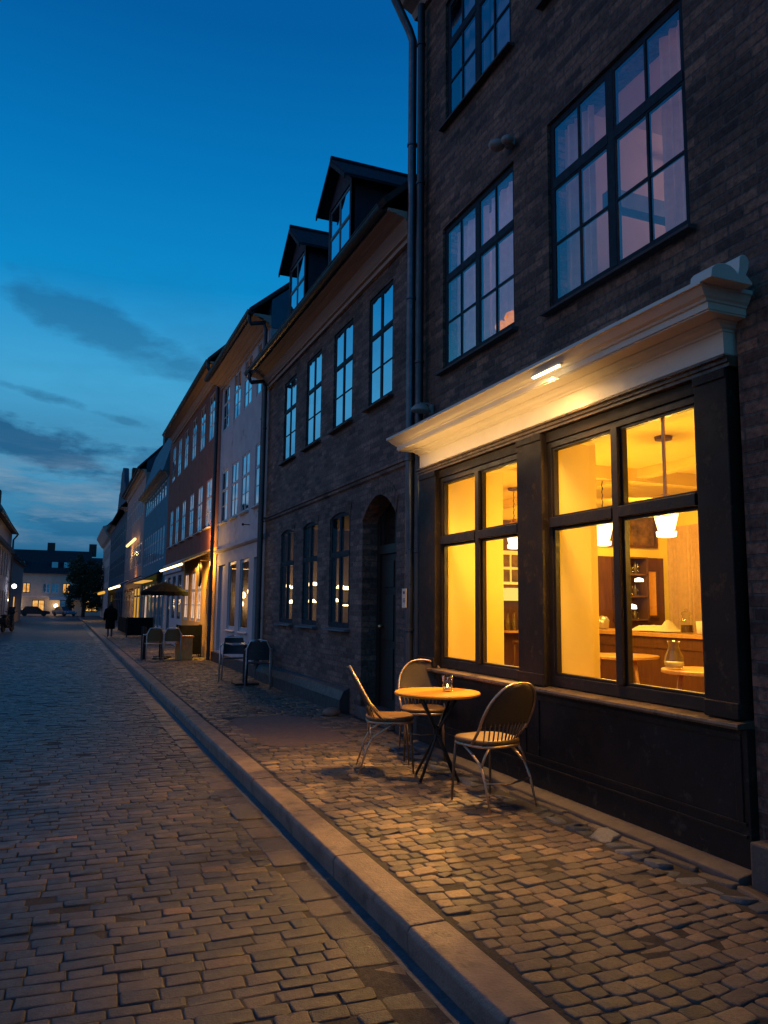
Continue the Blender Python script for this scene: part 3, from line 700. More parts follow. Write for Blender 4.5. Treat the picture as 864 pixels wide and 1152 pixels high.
win_type('b3g', .9, 1.54, M['frame_white'], M['litwin_pale'], tz=.95, lowbars=1, fw=.05, mw=.05)
win_type('b3d', .9, 1.54, M['frame_dark'], M['glass_sky'], tz=.95, lowbars=1, fw=.05, mw=.05)
win_type('b3door', .9, 2.42, M['frame_dark'], M['glass_sky'], tz=1.9, lowbars=1, fw=.06, mw=.05)
for y in yc3: put_win(B3, 'b3', XW+.012, y, 6.42); put_win(B3, 'b3', XW+.012, y, 3.82, sill=M['frame_white'])
for a, b, c, d in gops[:3]: put_win(B3, 'b3g', XW+.03, (a+b)/2, c)
for a, b, c, d in gops[3:5]: put_win(B3, 'b3d', XW+.03, (a+b)/2, c)
put_win(B3, 'b3door', XW+.03, 31.25, .2)
MB().box(3.66, 3.75, 27.3, 32.6, 2.75, 3.12).build('fascia_board', M['render_grey'], B3)
shell(B3, 21.07, 32.7, 7.98, M['render_teal'])
eaves(B3, 21.1, 31.6, 8.08, 8.3, 'soffit', xo=3.38); gutter(B3, 21.1, 31.6, 3.34, 8.33)
roofs(B3, 21.12, 31.6, 8.33, 44, 'tile', 3.36, 4.2, 'render_rust')
downpipe(B3, 21.2, 3.64, 7.9, .12, 3.34, 8.28, .05, 'zinc_dark')
MB().box(4.3, 5.0, 30.8, 31.6, 8.9, 10.4).build('chimney', M['tile'], B3)
s = MB(); s.lathe([(.02, -.03), (.26, -.03), (.28, 0), (.26, .03), (.02, .03)], 0, 0, 24)
s.v = [(3.42+z, 21.75+y, 2.42+x*1.25) for x, y, z in s.v]
s.tube([(3.42, 21.75, 2.8), (3.75, 21.75, 2.8)], .015).build('round_hanging_sign', M['shop_black'], B3)
AW = MB().prism([(3.74, 3.10), (3.0, 2.78), (3.0, 2.74), (3.74, 3.06)], 'y', 21.9, 27.2).box(2.985, 3.0, 21.9, 27.2, 2.66, 2.78).build('awning', M['awning'], B3)
MB().tube([(2.96, 22.0, 2.70), (2.96, 27.1, 2.70)], .03, 8).build('light_tube', M['led2'], AW)

# ================================================================ B4 teal house with mansard
B4 = thing('rendered_house', (XW, 32.8, .12), 'teal rendered house with rows of narrow pale windows and a steep roof', 'house', 'houses along the right side of the street')
tops = [33.9+1.02*k for k in range(9)]
ops = [(y-.36, y+.36, 6.12, 6.86) for y in tops]+[(y-.38, y+.38, 3.5, 4.92) for y in tops]
wall_mb(XW, .3, 32.72, 43.2, .05, 7.05, ops+[(33.4+1.6*k, 34.6+1.6*k, .6, 2.5) for k in range(6)]).build('wall', M['render_teal'], B4)
win_type('b4t', .72, .74, M['frame_white'], M['glass_sky'], None, 1, False, fw=.05, gb=.03)
win_type('b4m', .76, 1.42, M['frame_white'], M['glass_sky'], .9, 1, True, fw=.05, mw=.06)
win_type('b4g', 1.2, 1.9, M['frame_white'], M['litwin_pale'], 1.4, 0, True, fw=.05, mw=.06)
win_type('b4s', 1.2, 1.9, M['frame_white'], M['glass_sky'], 1.4, 0, True, fw=.05, mw=.06)
for y in tops: put_win(B4, 'b4t', XW+.012, y, 6.12); put_win(B4, 'b4m', XW+.012, y, 3.5)
for k in range(6): put_win(B4, 'b4g' if k in (4,) else 'b4s', XW+.03, 34.0+1.6*k, .6)
shell(B4, 32.72, 43.2, 7.0, M['render_teal'])
eaves(B4, 32.75, 43.2, 6.95, 7.1, 'frame_teal', xo=3.5); gutter(B4, 32.75, 43.2, 3.45, 7.14)
MB().prism([(3.50, 7.12), (4.15, 9.4), (7.8, 11.0), (11.8, 7.1)], 'y', 32.8, 43.15).build('roof', M['render_teal'], B4)
MB().box(4.5, 5.3, 42.0, 42.9, 9.0, 10.9).build('chimney', M['tile'], B4)
AW = MB().prism([(3.74, 3.0), (2.95, 2.62), (2.95, 2.57), (3.74, 2.95)], 'y', 33.4, 43.0).build('awning', M['awning'], B4)
MB().box(3.2, 3.6, 36.0, 41.0, 2.60, 2.64).build('light_panel', emis('warm_underlight', (1, .5, .1), .8), AW)

# ================================================================ B5 pink house
B5 = thing('rendered_house', (XW, 43.3, .12), 'pinkish rendered house with a glowing strip lamp between its floors', 'house', 'houses along the right side of the street')
ys = [44.6+1.35*k for k in range(9)]
ops = [(y-.4, y+.4, 6.5, 7.9) for y in ys]+[(y-.45, y+.45, 3.7, 5.0) for y in ys]+[(44+2*k, 45.5+2*k, .4, 2.5) for k in range(6)]
wall_mb(XW, .3, 43.25, 56.5, .05, 8.7, ops).build('wall', M['render_pink'], B5)
win_type('b5', .8, 1.4, M['frame_white'], M['glass_sky'], .9, 0, True, fw=.05, mw=.06)
win_type('b5m', .9, 1.3, M['frame_white'], M['glass_sky'], .8, 0, True, fw=.05, mw=.06)
win_type('b5g', 1.5, 2.1, M['frame_dark'], M['litwin_gold'], 1.6, 0, True, fw=.06, mw=.06)
for y in ys: put_win(B5, 'b5', XW+.012, y, 6.5); put_win(B5, 'b5m', XW+.012, y, 3.7)
for k in range(6): put_win(B5, 'b5g' if k in (0, 1) else 'b4s', XW+.03, 44.75+2*k, .4)
shell(B5, 43.25, 56.5, 8.6, M['render_teal'])
eaves(B5, 43.25, 56.5, 8.62, 8.85, 'soffit', xo=3.5); gutter(B5, 43.25, 56.5, 3.44, 8.88)
roofs(B5, 43.3, 56.5, 8.9, 46, 'tile', 3.32, 4.2, 'render_navy')
sl = MB().tube([(3.5, 45.5, 5.2), (3.5, 51.5, 5.2)], .08, 8).build('strip_lamp', emis('dim_strip', (1, .6, .22), 2.2), B5)
AW = MB().prism([(3.74, 3.1), (2.7, 2.62), (2.7, 2.55), (3.74, 3.03)], 'y', 43.4, 54).build('awning', M['awning_blue'], B5)
MB().box(2.66, 2.70, 43.4, 54, 2.46, 2.56).build('light_tube', M['led2'], AW)

# ================================================================ B6 gabled, B7, B8
B6 = thing('gabled_house', (XW, 56.6, .12), 'dark slate blue house with a tall pointed gable and chimney', 'house', 'houses along the right side of the street')
ysg = [58+1.9*k for k in range(10)]
ops = [(y-.5, y+.5, 3.6, 5.2) for y in ysg]+[(y-.5, y+.5, 6.0, 7.3) for y in ysg]+[(y-.6, y+.6, .5, 2.5) for y in ysg]
wall_mb(XW, .3, 56.6, 77, .05, 8.2, ops).build('wall', M['render_navy'], B6)
win_type('b6', 1.0, 1.6, M['frame_teal'], M['glass_sky'], 1.0, 0, True, fw=.05, mw=.06)
win_type('b6t', 1.0, 1.3, M['frame_teal'], M['glass_sky'], .8, 0, True, fw=.05, mw=.06)
win_type('b6g', 1.2, 2.0, M['frame_dark'], M['glass_sky'], 1.4, 0, True, fw=.06, mw=.06)
for i, y in enumerate(ysg):
    put_win(B6, 'b6', XW+.012, y, 3.6); put_win(B6, 'b6t', XW+.012, y, 6.0); put_win(B6, 'b6g', XW+.03, y, .5)
gp = [(58, 8.2), (58, 9.0), (59.5, 9.6), (60.5, 10.6), (61.5, 10.7), (62.4, 12.0), (64, 12.3), (65.6, 12.0), (66.5, 10.7), (67.5, 10.6), (68.5, 9.6), (70, 9.0), (70, 8.2)]
MB().prism(gp, 'x', 3.76, 4.1).build('gable', M['render_navy'], B6)
shell(B6, 56.6, 77, 8.1, M['render_navy'])
eaves(B6, 56.6, 58, 8.1, 8.3); eaves(B6, 70, 77, 8.1, 8.3)
roofs(B6, 56.6, 77, 8.3, 46, 'slate', 3.34, 4.2, 'render_navy')
MB().box(4.2, 5.0, 60.0, 60.9, 9, 11.7).build('chimney', M['tile'], B6)
B7 = thing('rendered_house', (XW, 77.2, .12), 'pale cream house with flared cornice nearest the tree at the far end', 'house', 'houses along the right side of the street')
ysg = [79+2.2*k for k in range(6)]
wall_mb(XW, .3, 77.1, 92, .05, 8.0, [(y-.5, y+.5, 3.6, 5.2) for y in ysg]+[(y-.5, y+.5, 5.9, 7.2) for y in ysg]).build('wall', M['render_cream'], B7)
for y in ysg: put_win(B7, 'b6', XW+.012, y, 3.6); put_win(B7, 'b6t', XW+.012, y, 5.9)
shell(B7, 77.1, 92, 7.9, M['render_cream'])
MB().prism([(3.75, 7.6), (3.5, 7.8), (3.2, 8.3), (3.0, 8.6), (3.0, 8.8), (4.2, 9.2), (4.2, 8)], 'y', 77.1, 92.2).build('eaves_cornice', M['render_cream'], B7)
roofs(B7, 77.1, 92, 8.8, 46, 'tile', 3.34, 4.2, 'render_cream')
MB().prism([(3.74, 3.0), (2.4, 2.5), (2.4, 2.42), (3.74, 2.9)], 'y', 66, 76).build('awning', M['awning_ochre'], B6)
MB().tube([(2.9, 66.2, 2.45), (2.9, 75.8, 2.45)], .12, 8).build('light_tube', M['litwin_gold'], B6)

# ================================================================ left side far houses
XL = -3.6
BL = thing('rendered_house', (XL, 53, 0), 'grey rendered house with dark roof at the left edge of the street', 'house', 'houses on the far left')
ysl = [45.5, 47.7, 49.9, 52.1, 54.3, 56.5, 58.2]
m = wall_mb(0, .3, 44, 59.5, 0, 6.3, [(y-.5, y+.5, 3.2, 4.8) for y in ysl]+[(y-.5, y+.5, .7, 2.3) for y in ysl])
m.v = [(XL-x, y, z) for x, y, z in m.v]; m.build('wall', M['render_grey'], BL)
MB().box(XL-8, XL-.301, 44, 59.5, 0, 6.2).build('side_wall', M['render_grey'], BL)
for y in ysl:
    for z, k in ((3.2, 'b6'), (.7, 'b6')):
        o = put_win(BL, k, XL-.05, y, z); o.rotation_euler.z = math.pi
MB().prism([(XL+.35, 6.3), (XL-.6, 8.0), (XL-4, 9.2), (XL-8, 6.3)], 'y', 43.9, 59.6).build('roof', M['tile'], BL)
MB().box(XL-1.4, XL-.7, 56.6, 57.6, 7.4, 9.0).build('chimney', M['tile'], BL)
MB().box(XL, XL+.25, 44, 59.5, 4.95, 5.15).build('string_course', M['render_navy'], BL)
MB().tube([(XL+.35, 44, 6.3), (XL+.35, 59.5, 6.3)], .08).tube([(XL+.35, 59.5, 6.25), (XL+.1, 59.5, 5.9), (XL+.1, 59.5, 0)], .06).build('gutter', M['zinc_dark'], BL)
lb = MB().tube([(XL, 57.6, 2.9), (XL+.45, 57.6, 2.95)], .025).tube([(XL+.45, 57.6, 2.95), (XL+.45, 57.6, 2.8)], .02).build('wall_lamp', M['black_metal'], BL)
MB().ball((XL+.45, 57.6, 2.66), .15, 10).build('lamp_globe', M['bulb_white'], lb)
BL2 = thing('rendered_house', (-3.2, 62.5, 0), 'pale house whose blank gable end faces the street on the left', 'house', 'houses on the far left')
MB().prism([(-9, 0), (-3.6, 0), (-3.6, 4.9), (-5.6, 6.8), (-9, 6.8)], 'y', 62, 78).build('wall', M['render_cream'], BL2)
MB().prism([(-3.35, 4.8), (-5.6, 6.9), (-5.6, 7.1), (-3.3, 4.95)], 'y', 61.8, 78.2).prism([(-5.601, 6.9), (-9, 6.8), (-9, 7.0), (-5.601, 7.1)], 'y', 61.8, 78.2).build('roof', M['tile'], BL2)
MB().box(-3.6, -3.58, 66, 67.0, 1.0, 2.0).build('window', M['litwin'], BL2)
for (x, z, r_) in ((-3.75, 1.75, .07), (-4.0, 1.9, .09), (-4.25, 1.75, .07), (-3.9, 2.2, .05)): MB().ball((x, 61.85, z), r_, 8).build('lamp_bulb', M['bulb'], BL2)

# ================================================================ end building across the square
YE = 104
BE = thing('long_house', (-2, YE, 0), 'long low cream house with lit windows closing the end of the street', 'house')
wins = [(-10.4, .9), (-7.6, .9), (-4.35, 1), (-2.1, .9), (-1.1, .9), (.15, 1), (2.3, .8), (4.9, .8), (7.5, .8)]
m = wall_mb(0, .3, -14, 10, 0, 5.2, [(x-.42, x+.42, 2.75, 3.95) for x, _ in wins]+[(x-.7, x+.7, .5, 1.9) for x in (-9, -6.6, -2.9, .2, 3.2, 6)])
m.v = [(y, YE+x, z) for x, y, z in m.v]; m.build('wall', M['render_cream'], BE)
MB().box(-14, 10, YE+.301, YE+9, 0, 5.1).build('side_wall', M['render_cream'], BE)
litpos = {-4.35, .15, -7.6, 2.3}
win_type('bel', .84, 1.2, M['frame_dark'], M['litwin'], None, 0, True, fw=.06, mw=.08)
win_type('bed', .84, 1.2, M['frame_white'], M['glass_sky'], None, 1, True, fw=.06, mw=.08)
win_type('beg', 1.4, 1.4, M['frame_dark'], M['litwin'], None, 0, True, fw=.06, mw=.08)
win_type('begd', 1.4, 1.4, M['frame_dark'], M['glass_sky'], None, 0, True, fw=.06, mw=.08)
for x, _ in wins:
    o = put_win(BE, 'bel' if x in litpos else 'bed', x, YE+.08, 2.75); 
    o.location = (x+2, .08, 2.75); o.rotation_euler.z = R(90)
for x in (-9, -6.6, -2.9, .2, 3.2, 6):
    o = put_win(BE, 'beg' if x in (-2.9, -6.6, 3.2) else 'begd', x, YE, .5)
    o.location = (x+2, .1, .5); o.rotation_euler.z = R(90)
MB().prism([(YE-.4, 5.15), (YE+3.2, 8.2), (YE+7, 8.2), (YE+9.4, 5.15)], 'x', -14.2, 3.0).prism([(YE-.4, 5.15), (YE+3.2, 7.4), (YE+7, 7.4), (YE+9.4, 5.15)], 'x', 3.001, 10.2).build('roof', M['slate'], BE)
for x in (-7.3, -1.9, 3.1): MB().box(x-.45, x+.45, YE+3.5, YE+4.4, 7.6, 9.2).build('chimney', M['tile'], BE)
for x in (-5.0, -1.3, .1, 2.2):
    d = MB().box(x-.45, x+.45, YE+.45, YE+2.5, 5.7, 6.75).build('roof_window', M['slate'], BE)
    MB().box(x-.35, x+.35, YE+.43, YE+.448, 5.9, 6.6).build('pane', M['glass_sky'], d)
MB().box(-14, 10, YE-.12, YE, 2.2, 2.4).build('string_course', M['render_grey'], BE)
MB().prism([(YE, 2.3), (YE-1.8, 1.95), (YE-1.8, 1.9), (YE, 2.2)], 'x', -1.7, 2.4).build('awning', M['render_grey'], BE)
MB().ball((-.9, YE-.5, 1.2), .22, 10).ball((-6.0, YE-.5, 1.5), .18).ball((-5.3, YE-.5, 1.2), .18).build('wall_lamp', M['bulb'], BE)

# ================================================================ ground
def setts(name, mat, cells, zr=.004, cham=.016, inset=.009, jit=.004, tilt=.012, drop=.03):
    """cells: array of cx, cy, hx, hy, rot, tint, z"""
    A = np.array(cells); n = len(A)
    cx, cy, hx, hy, rot, tint, z0 = A.T
    c = np.minimum(cham, np.minimum(hx, hy)*.45)
    ox = np.stack([hx, hx-c, -(hx-c), -hx, -hx, -(hx-c), hx-c, hx], 1)
    oy = np.stack([hy-c, hy, hy, hy-c, -(hy-c), -hy, -hy, -(hy-c)], 1)
    ox = ox+RNG.normal(0, jit, ox.shape); oy = oy+RNG.normal(0, jit, oy.shape)
    tx = RNG.normal(0, tilt, n)[:, None]; ty = RNG.normal(0, tilt, n)[:, None]; dz = (RNG.normal(0, zr, n)-np.where(RNG.random(n) < .05, .006, 0))[:, None]
    vs = []
    for k, (ins, z) in enumerate(((0, -drop), (.0, -.0045), (inset*.5, -.0012), (inset*1.6, 0))):
        sx = ox*(1-ins/np.maximum(hx, .01)[:, None]); sy = oy*(1-ins/np.maximum(hy, .01)[:, None])
        zz = z+dz+(tx*sx+ty*sy if k else 0)+z0[:, None]
        cr, sr = np.cos(rot)[:, None], np.sin(rot)[:, None]
        vs.append(np.stack([cx[:, None]+sx*cr-sy*sr, cy[:, None]+sx*sr+sy*cr, np.broadcast_to(zz, sx.shape)], 2))
    V = np.stack(vs, 1).reshape(-1, 3)                       # n,4,8,3
    base = (np.arange(n)*32)[:, None, None]
    q = []
    for r in range(3):
        for a in range(8):
            b = (a+1) % 8; q.append((r*8+a, r*8+b, (r+1)*8+b, (r+1)*8+a))
    Q = (base+np.array(q)[None]).reshape(-1)
    T = ((np.arange(n)*32)[:, None]+24+np.arange(8)[None]).reshape(-1)
    me = bpy.data.meshes.new(name); me.vertices.add(len(V)); me.vertices.foreach_set('co', V.reshape(-1))
    nq = n*24; me.loops.add(len(Q)+len(T)); me.loops.foreach_set('vertex_index', np.concatenate([Q, T]))
    me.polygons.add(nq+n)
    me.polygons.foreach_set('loop_start', np.concatenate([np.arange(nq)*4, nq*4+np.arange(n)*8]))
    me.polygons.foreach_set('loop_total', np.concatenate([np.full(nq, 4), np.full(n, 8)]))
    me.update(calc_edges=True); me.validate()
    at = me.attributes.new('tint', 'FLOAT', 'POINT'); at.data.foreach_set('value', np.repeat(tint, 32))
    me.materials.append(mat); me.shade_smooth()
    o = bpy.data.objects.new(name, me); C.objects.link(o); return tag(o, kind='structure')

road_mat = stone('road_sett_stone', [(0, (.016, .018, .023)), (.3, (.040, .037, .038)), (.6, (.062, .051, .046)), (.86, (.10, .07, .054)), (1, (.24, .11, .04))], .44, .4, spec=.6)
walk_mat = stone('pavement_sett_stone', [(0, (.055, .050, .050)), (.4, (.135, .105, .082)), (.7, (.21, .15, .10)), (1, (.38, .25, .13))], .52, .4)
gut_mat = stone('gutter_cobble_stone', [(0, (.045, .055, .07)), (.6, (.10, .115, .13)), (1, (.17, .165, .165))], .5, .4)

cells = []; y = .9; k = 0
while y < 36:
    rowh = .097+RNG.normal(0, .006)
    bow = 0
    x = -8.5 if y > 6 else -4.5
    x += RNG.random()*.2
    while x < 1.27:
        l = .125+RNG.random()*.11; l = min(l, 1.275-x+.02)
        if l < .06: break
        xm = x+l/2; yy = y+.012*math.sin(xm*1.7+y*.8)+xm*-.012
        cells.append((xm, yy+rowh/2, l/2-.0028, rowh/2-.0026-abs(RNG.normal(0, .0015)), .0204*math.cos(xm*1.7+y*.8)-.012+RNG.normal(0, .008), np.clip(RNG.beta(2.2, 2.4), 0, 1), 0)); x += l
    y += rowh
setts('road', road_mat, cells, zr=.0022, jit=.0030, tilt=.014, cham=.008, inset=.005)
cells = []; y = .9
while y < 60:        # border row laid lengthwise beside the gutter
    l = .22+RNG.random()*.1; cells.append((1.395, y+l/2, .105, l/2-.006, RNG.normal(0, .01), np.clip(RNG.beta(2.5, 2.2), 0, 1), 0)); y += l
setts('road_border', road_mat, cells, zr=.003, jit=.004, tilt=.015)
# pavement setts
cells = []; y = 1.0; patch = lambda X, Y: (2.05 < X < 3.05 and 8.2 < Y < 10.4)
while y < 40:
    rowh = .094+RNG.normal(0, .009); x = 1.79+RNG.random()*.03
    arch = .05*math.sin(y*1.3)
    while x < 3.70:
        l = .080+RNG.random()*.075
        if RNG.random() < .12: l *= 1.5
        lim = 3.215 if y < 7.9 else 3.66
        if x+l > lim+.05: l = max(.05, lim-x)
        if l < .05: break
        u = (x-1.78)/1.5
        um = (x+l/2-1.78)/1.5; yy = y+arch*math.sin(um*3.1)+.012*math.sin(um*7+y)+.10*um
        sl_ = (arch*3.1*math.cos(um*3.1)+.084*math.cos(um*7+y)+.10)/1.5
        if not patch(x+l/2, yy):
            cells.append((x+l/2, yy+rowh/2, l/2-.0035, rowh/2-.0035-abs(RNG.normal(0, .002)), sl_+RNG.normal(0, .02), np.clip(RNG.beta(2, 2.2), 0, 1), .12))
        x += l
        if x > lim-.04: break
    y += rowh
setts('pavement', walk_mat, cells, zr=.003, jit=.0045, tilt=.022, cham=.012, inset=.007)
# rough dark cobbles of the drip gutter along the shop
cells = []; y = 1.2
while y < 8:
    l = .09+RNG.random()*.12; cells.append((3.31+RNG.normal(0, .014), y+l/2, .06+RNG.random()*.025, l/2-.010, RNG.normal(0, .2), RNG.random(), .122)); y += l
setts('drip_gutter', gut_mat, cells, zr=.008, jit=.012, tilt=.10, cham=.04, inset=.02)
cells = []; y = 1.2
while y < 8:
    l = .16+RNG.random()*.25; cells.append((3.43, y+l/2, .032, l/2-.008, RNG.normal(0, .05), RNG.random()*.35, .128)); y += l
setts('edge_stones', walk_mat, cells, zr=.006, jit=.006, tilt=.05, cham=.02, inset=.012)
# bedding under the stones
struct('road_bed', MB().quad((-9, .3, -.0065), (1.52, .3, -.0065), (1.52, 36, -.0065), (-9, 36, -.0065)), M['joint'])
struct('pavement_bed', MB().quad((1.77, .3, .1125), (3.76, .3, .1125), (3.76, 40, .1125), (1.77, 40, .1125)), M['joint'])
struct('gutter', MB().quad((1.49, .3, -.005), (1.575, .3, -.005), (1.575, 90, -.005), (1.49, 90, -.005)), M['gutter'])
# kerb stones
m = MB(); y = .4
while y < 92:
    l = .85+random.random()*.35; j = .006
    dx = random.uniform(-.007, .007); dz = random.uniform(-.005, .005)
    m.prism([(1.575+dx, -.03), (1.568+dx, .095+dz), (1.585+dx, .122+dz), (1.765, .124+dz), (1.77, .05)], 'y', y+j, y+l-j); y += l
kb = struct('kerb', m, M['granite']); bv = kb.modifiers.new('b', 'BEVEL'); bv.width = .008; bv.segments = 2; bv.limit_method = 'ANGLE'
# asphalt patch
m = MB(); pts = []
for k in range(28):
    a = 2*math.pi*k/28; pts.append((2.55+.56*math.copysign(abs(math.cos(a))**.5, math.cos(a))*(1+.05*math.sin(5*a)), 9.3+1.15*math.copysign(abs(math.sin(a))**.5, math.sin(a))))
m.poly([(x, y, .116) for x, y in pts]); struct('asphalt_patch', m, M['asphalt'])
# far road and pavement with brick pattern
def far_paving(name, c1, c2, mo, bw, rh, rough):
    m, nt, out = newmat(name); co = objco(nt)
    bt = N(nt, 'ShaderNodeTexBrick'); L(nt, co, bt.inputs['Vector']); bt.inputs['Scale'].default_value = 1
    bt.inputs['Brick Width'].default_value = bw; bt.inputs['Row Height'].default_value = rh; bt.inputs['Mortar Size'].default_value = .01
    for kk, c in (('Color1', c1), ('Color2', c2), ('Mortar', mo)): bt.inputs[kk].default_value = (*c, 1)
    f = ramp(nt, noise(nt, co, .6, 4), [(.3, g(.75)), (.7, g(1.25))]); col = mixc(nt, 1, bt.outputs['Color'], f, 'MULTIPLY')
    p = N(nt, 'ShaderNodeBsdfPrincipled'); L(nt, col, p.inputs['Base Color']); p.inputs['Roughness'].default_value = rough
    bn = N(nt, 'ShaderNodeBump'); bn.inputs['Strength'].default_value = .6; bn.inputs['Distance'].default_value = .01
    h = N(nt, 'ShaderNodeMath', operation='MULTIPLY'); L(nt, bt.outputs['Fac'], h.inputs[0]); h.inputs[1].default_value = -1
    L(nt, h.outputs[0], bn.inputs['Height']); L(nt, bn.outputs[0], p.inputs['Normal']); L(nt, p.outputs[0], out.inputs[0]); return m
fr = far_paving('far_road_setts', (.034, .034, .037), (.062, .056, .054), (.015, .015, .016), .2, .11, .6)
fp = far_paving('far_pavement_setts', (.10, .09, .08), (.17, .14, .115), (.04, .04, .04), .16, .13, .6)
struct('far_road', MB().quad((-9, 36, -.003), (1.29, 36, -.003), (1.29, 60, -.003), (-9, 60, -.003)).quad((-30, 60, -.003), (1.5, 60, -.003), (1.5, 104.2, -.003), (-30, 104.2, -.003)), fr)
struct('far_pavement', MB().quad((1.77, 40, .121), (3.76, 40, .121), (3.76, 92, .121), (1.77, 92, .121)), fp)
struct('ground', MB().quad((-900, -300, -.06), (900, -300, -.06), (900, 1500, -.06), (-900, 1500, -.06)), M['far_ground'])

# drain cover, loose stone
cv = MB().lathe([(.02, .0), (.085, .0), (.10, .004), (.11, .004), (.12, 0), (.12, -.02)], 0, 0, 24)
cv.lathe([(.01, .001), (.06, .001), (.06, .006), (.01, .006)], 0, 0, 16)
o = cv.build('valve_cover', M['gutter'], smooth=False); o.location = (2.32, 6.78, .122); tag(o, 'small round dark cover set in the pavement left of the chairs', 'utility cover')
o = MB().ball((0, 0, .05), .13, 10, 1, .8, .5).build('loose_stone', M['granite'], smooth=True); o.location = (3.42, 10.15, .12)
tag(o, 'rounded reddish stone lying by the arched doorway', 'stone')

# ================================================================ cafe chairs in front
def hoop_chair():
    root = thing('bistro_chair', (0, 0, 0), 'x', 'chair', 'round backed bistro chairs around the orange table')
    # seat: rounded, slightly dished, wider at the front
    m = MB(); n = 28; rings = []
    def outline(s):
        r = []
        for k in range(n):
            a = 2*math.pi*k/n; ca, sa = math.cos(a), math.sin(a)
            e = .62; x = .205*math.copysign(abs(ca)**e, ca); y = .205*math.copysign(abs(sa)**e, sa)
            x *= 1+.07*(y/.2); r.append((x*s, y*s+.0))
        return r
    for s, z in ((.93, .428), (1, .436), (1, .452), (.97, .462), (.7, .457), (.3, .452)):
        i = len(m.v); m.v += [(x, y, z) for x, y in outline(s)]; rings.append(i)
    for a, b in zip(rings, rings[1:]):
        for k in range(n): m.f.append((a+k, a+(k+1) % n, b+(k+1) % n, b+k))
    m.f.append(tuple(rings[-1]+k for k in range(n))); m.f.append(tuple(rings[0]+k for k in range(n-1, -1, -1)))
    m.build('seat', M['seat_wood'], root, local=True, smooth=True)
    m = MB(); m.tube([(x*.96, y*.96, .418) for x, y in outline(1)], .011, 8, closed=True)
    m.build('seat_frame', M['chair_metal'], root, local=True, smooth=True)
    # hoop
    hp = []
    for k in range(33):
        t = k/32; a = math.pi*t
        z = .43+.44*max(0, math.sin(a))**.62; w = .205*math.copysign(abs(math.cos(a))**.8, math.cos(a))
        f = (z-.43)/.44
        w *= 1+.16*math.sin(min(1, f)*math.pi*.75)
        hp.append((w, -.10-.25*f+.0, z))
    hp[0] = (.200, -.06, .43); hp[-1] = (-.200, -.06, .43)
    MB().tube(hp, .0105, 10).build('back_hoop', M['chair_metal'], root, local=True, smooth=True)
    # woven back panel, curved, inside the hoop, upper part; spindles below
    def hoopw(z):
        f = min(1, max(0, (z-.43)/.44)); 
        s = f**(1/.62); s = min(1, s); a = math.asin(s); w = .205*abs(math.cos(a))**.8
        return w*(1+.16*math.sin(f*math.pi*.75))
    m = MB(); zs = [.56+.305*k/12 for k in range(13)]; nx = 12
    for z in zs:
        w = hoopw(z)*.97; f = (z-.43)/.44
        for k in range(nx+1):
            u = -1+2*k/nx; m.v.append((w*u, -.10-.25*f-.035*(1-u*u), z))
    for j in range(len(zs)-1):
        for k in range(nx):
            a = j*(nx+1)+k; m.f.append((a, a+1, a+nx+2, a+nx+1))
    o = m.build('back_panel', M['cane'], root, local=True, smooth=True)
    sd = o.modifiers.new('s', 'SOLIDIFY'); sd.thickness = .006
    m = MB()
    for k in range(11):
        u = -.86+1.72*k/10; 
        p0 = (u*.185, -.12-.06*(1-u*u)-.0, .44); z = .58; w = hoopw(z)*.97; f = (z-.43)/.44
        m.tube([p0, (w*u, -.10-.25*f-.035*(1-u*u), z)], .0055, 6)
    m.build('spindles', M['cane'], root, local=True, smooth=True)
    for s in (-1, 1):
        MB().tube([(s*.165, .155, .43), (s*.175, .175, .25), (s*.182, .19, 0)], [.012, .011, .008], 8).build('leg', M['seat_wood'], root, local=True, smooth=True)
        l = MB().tube([(s*.19, .06, .42), (s*.20, -.05, .37), (s*.205, -.16, .30), (s*.21, -.21, .2), (s*.215, -.27, 0)], [.0095, .0095, .0095, .009, .007], 8).build('leg', M['chair_metal'], root, local=True, smooth=True)
        MB().tube([(s*.13, -.17, .42), (s*.18, -.175, .36), (s*.206, -.17, .29)], .009, 8).build('brace', M['chair_metal'], l, local=True, smooth=True)
    MB().tube([(-.208, -.215, .19), (0, -.225, .165), (.208, -.215, .19)], .006, 6).build('stretcher', M['chair_metal'], root, local=True, smooth=True)
    return root
ch = hoop_chair()
ZP = .124
place(ch, (3.08, 5.36, ZP), R(11), 'bistro chair nearest the camera, back towards the lower wall under the shop window')
ch.scale = (1.06, 1.06, 1.06); c2 = copy_tree(ch); place(c2, (2.82, 6.70, ZP), R(-108), 'bistro chair on the road side of the orange table, seen from the side')
c3 = copy_tree(ch); place(c3, (3.36, 7.12, ZP), R(158), 'bistro chair behind the orange table beside the downpipe')

# table
T = thing('bistro_table', (3.08, 6.24, ZP), 'round orange topped bistro table on black crossed legs', 'table')
MB().lathe([(.34, .705), (.372, .708), (.378, .716), (.378, .728), (.372, .735), (.2, .736), (.01, .736)], 0, 0, 48).build('tabletop', M['table_top'], T, local=True, auto=True)
for k, (x, y) in enumerate([(1, .5), (-1, -.5), (.5, -1), (-.5, 1)]):
    MB().tube([(x*.19, y*.19, .70), (0+x*.012, y*.012, .40), (-x*.21, -y*.21, .0)], .013, 8).build('leg', M['black_metal'], T, local=True, smooth=True)
MB().tube([(-.16, 0, .69), (.16, 0, .69)], .012).tube([(0, -.16, .69), (0, .16, .69)], .012).lathe([(.01, .36), (.035, .37), (.035, .43), (.01, .44)], 0, 0, 12).build('table_frame', M['black_metal'], T, local=True)
gth = thing('tea_light_glass', (3.17, 6.22, ZP+.737), 'small glass tumbler with a tea light on the orange table', 'glass'); gth.scale = (1.25, 1.25, 1.3)
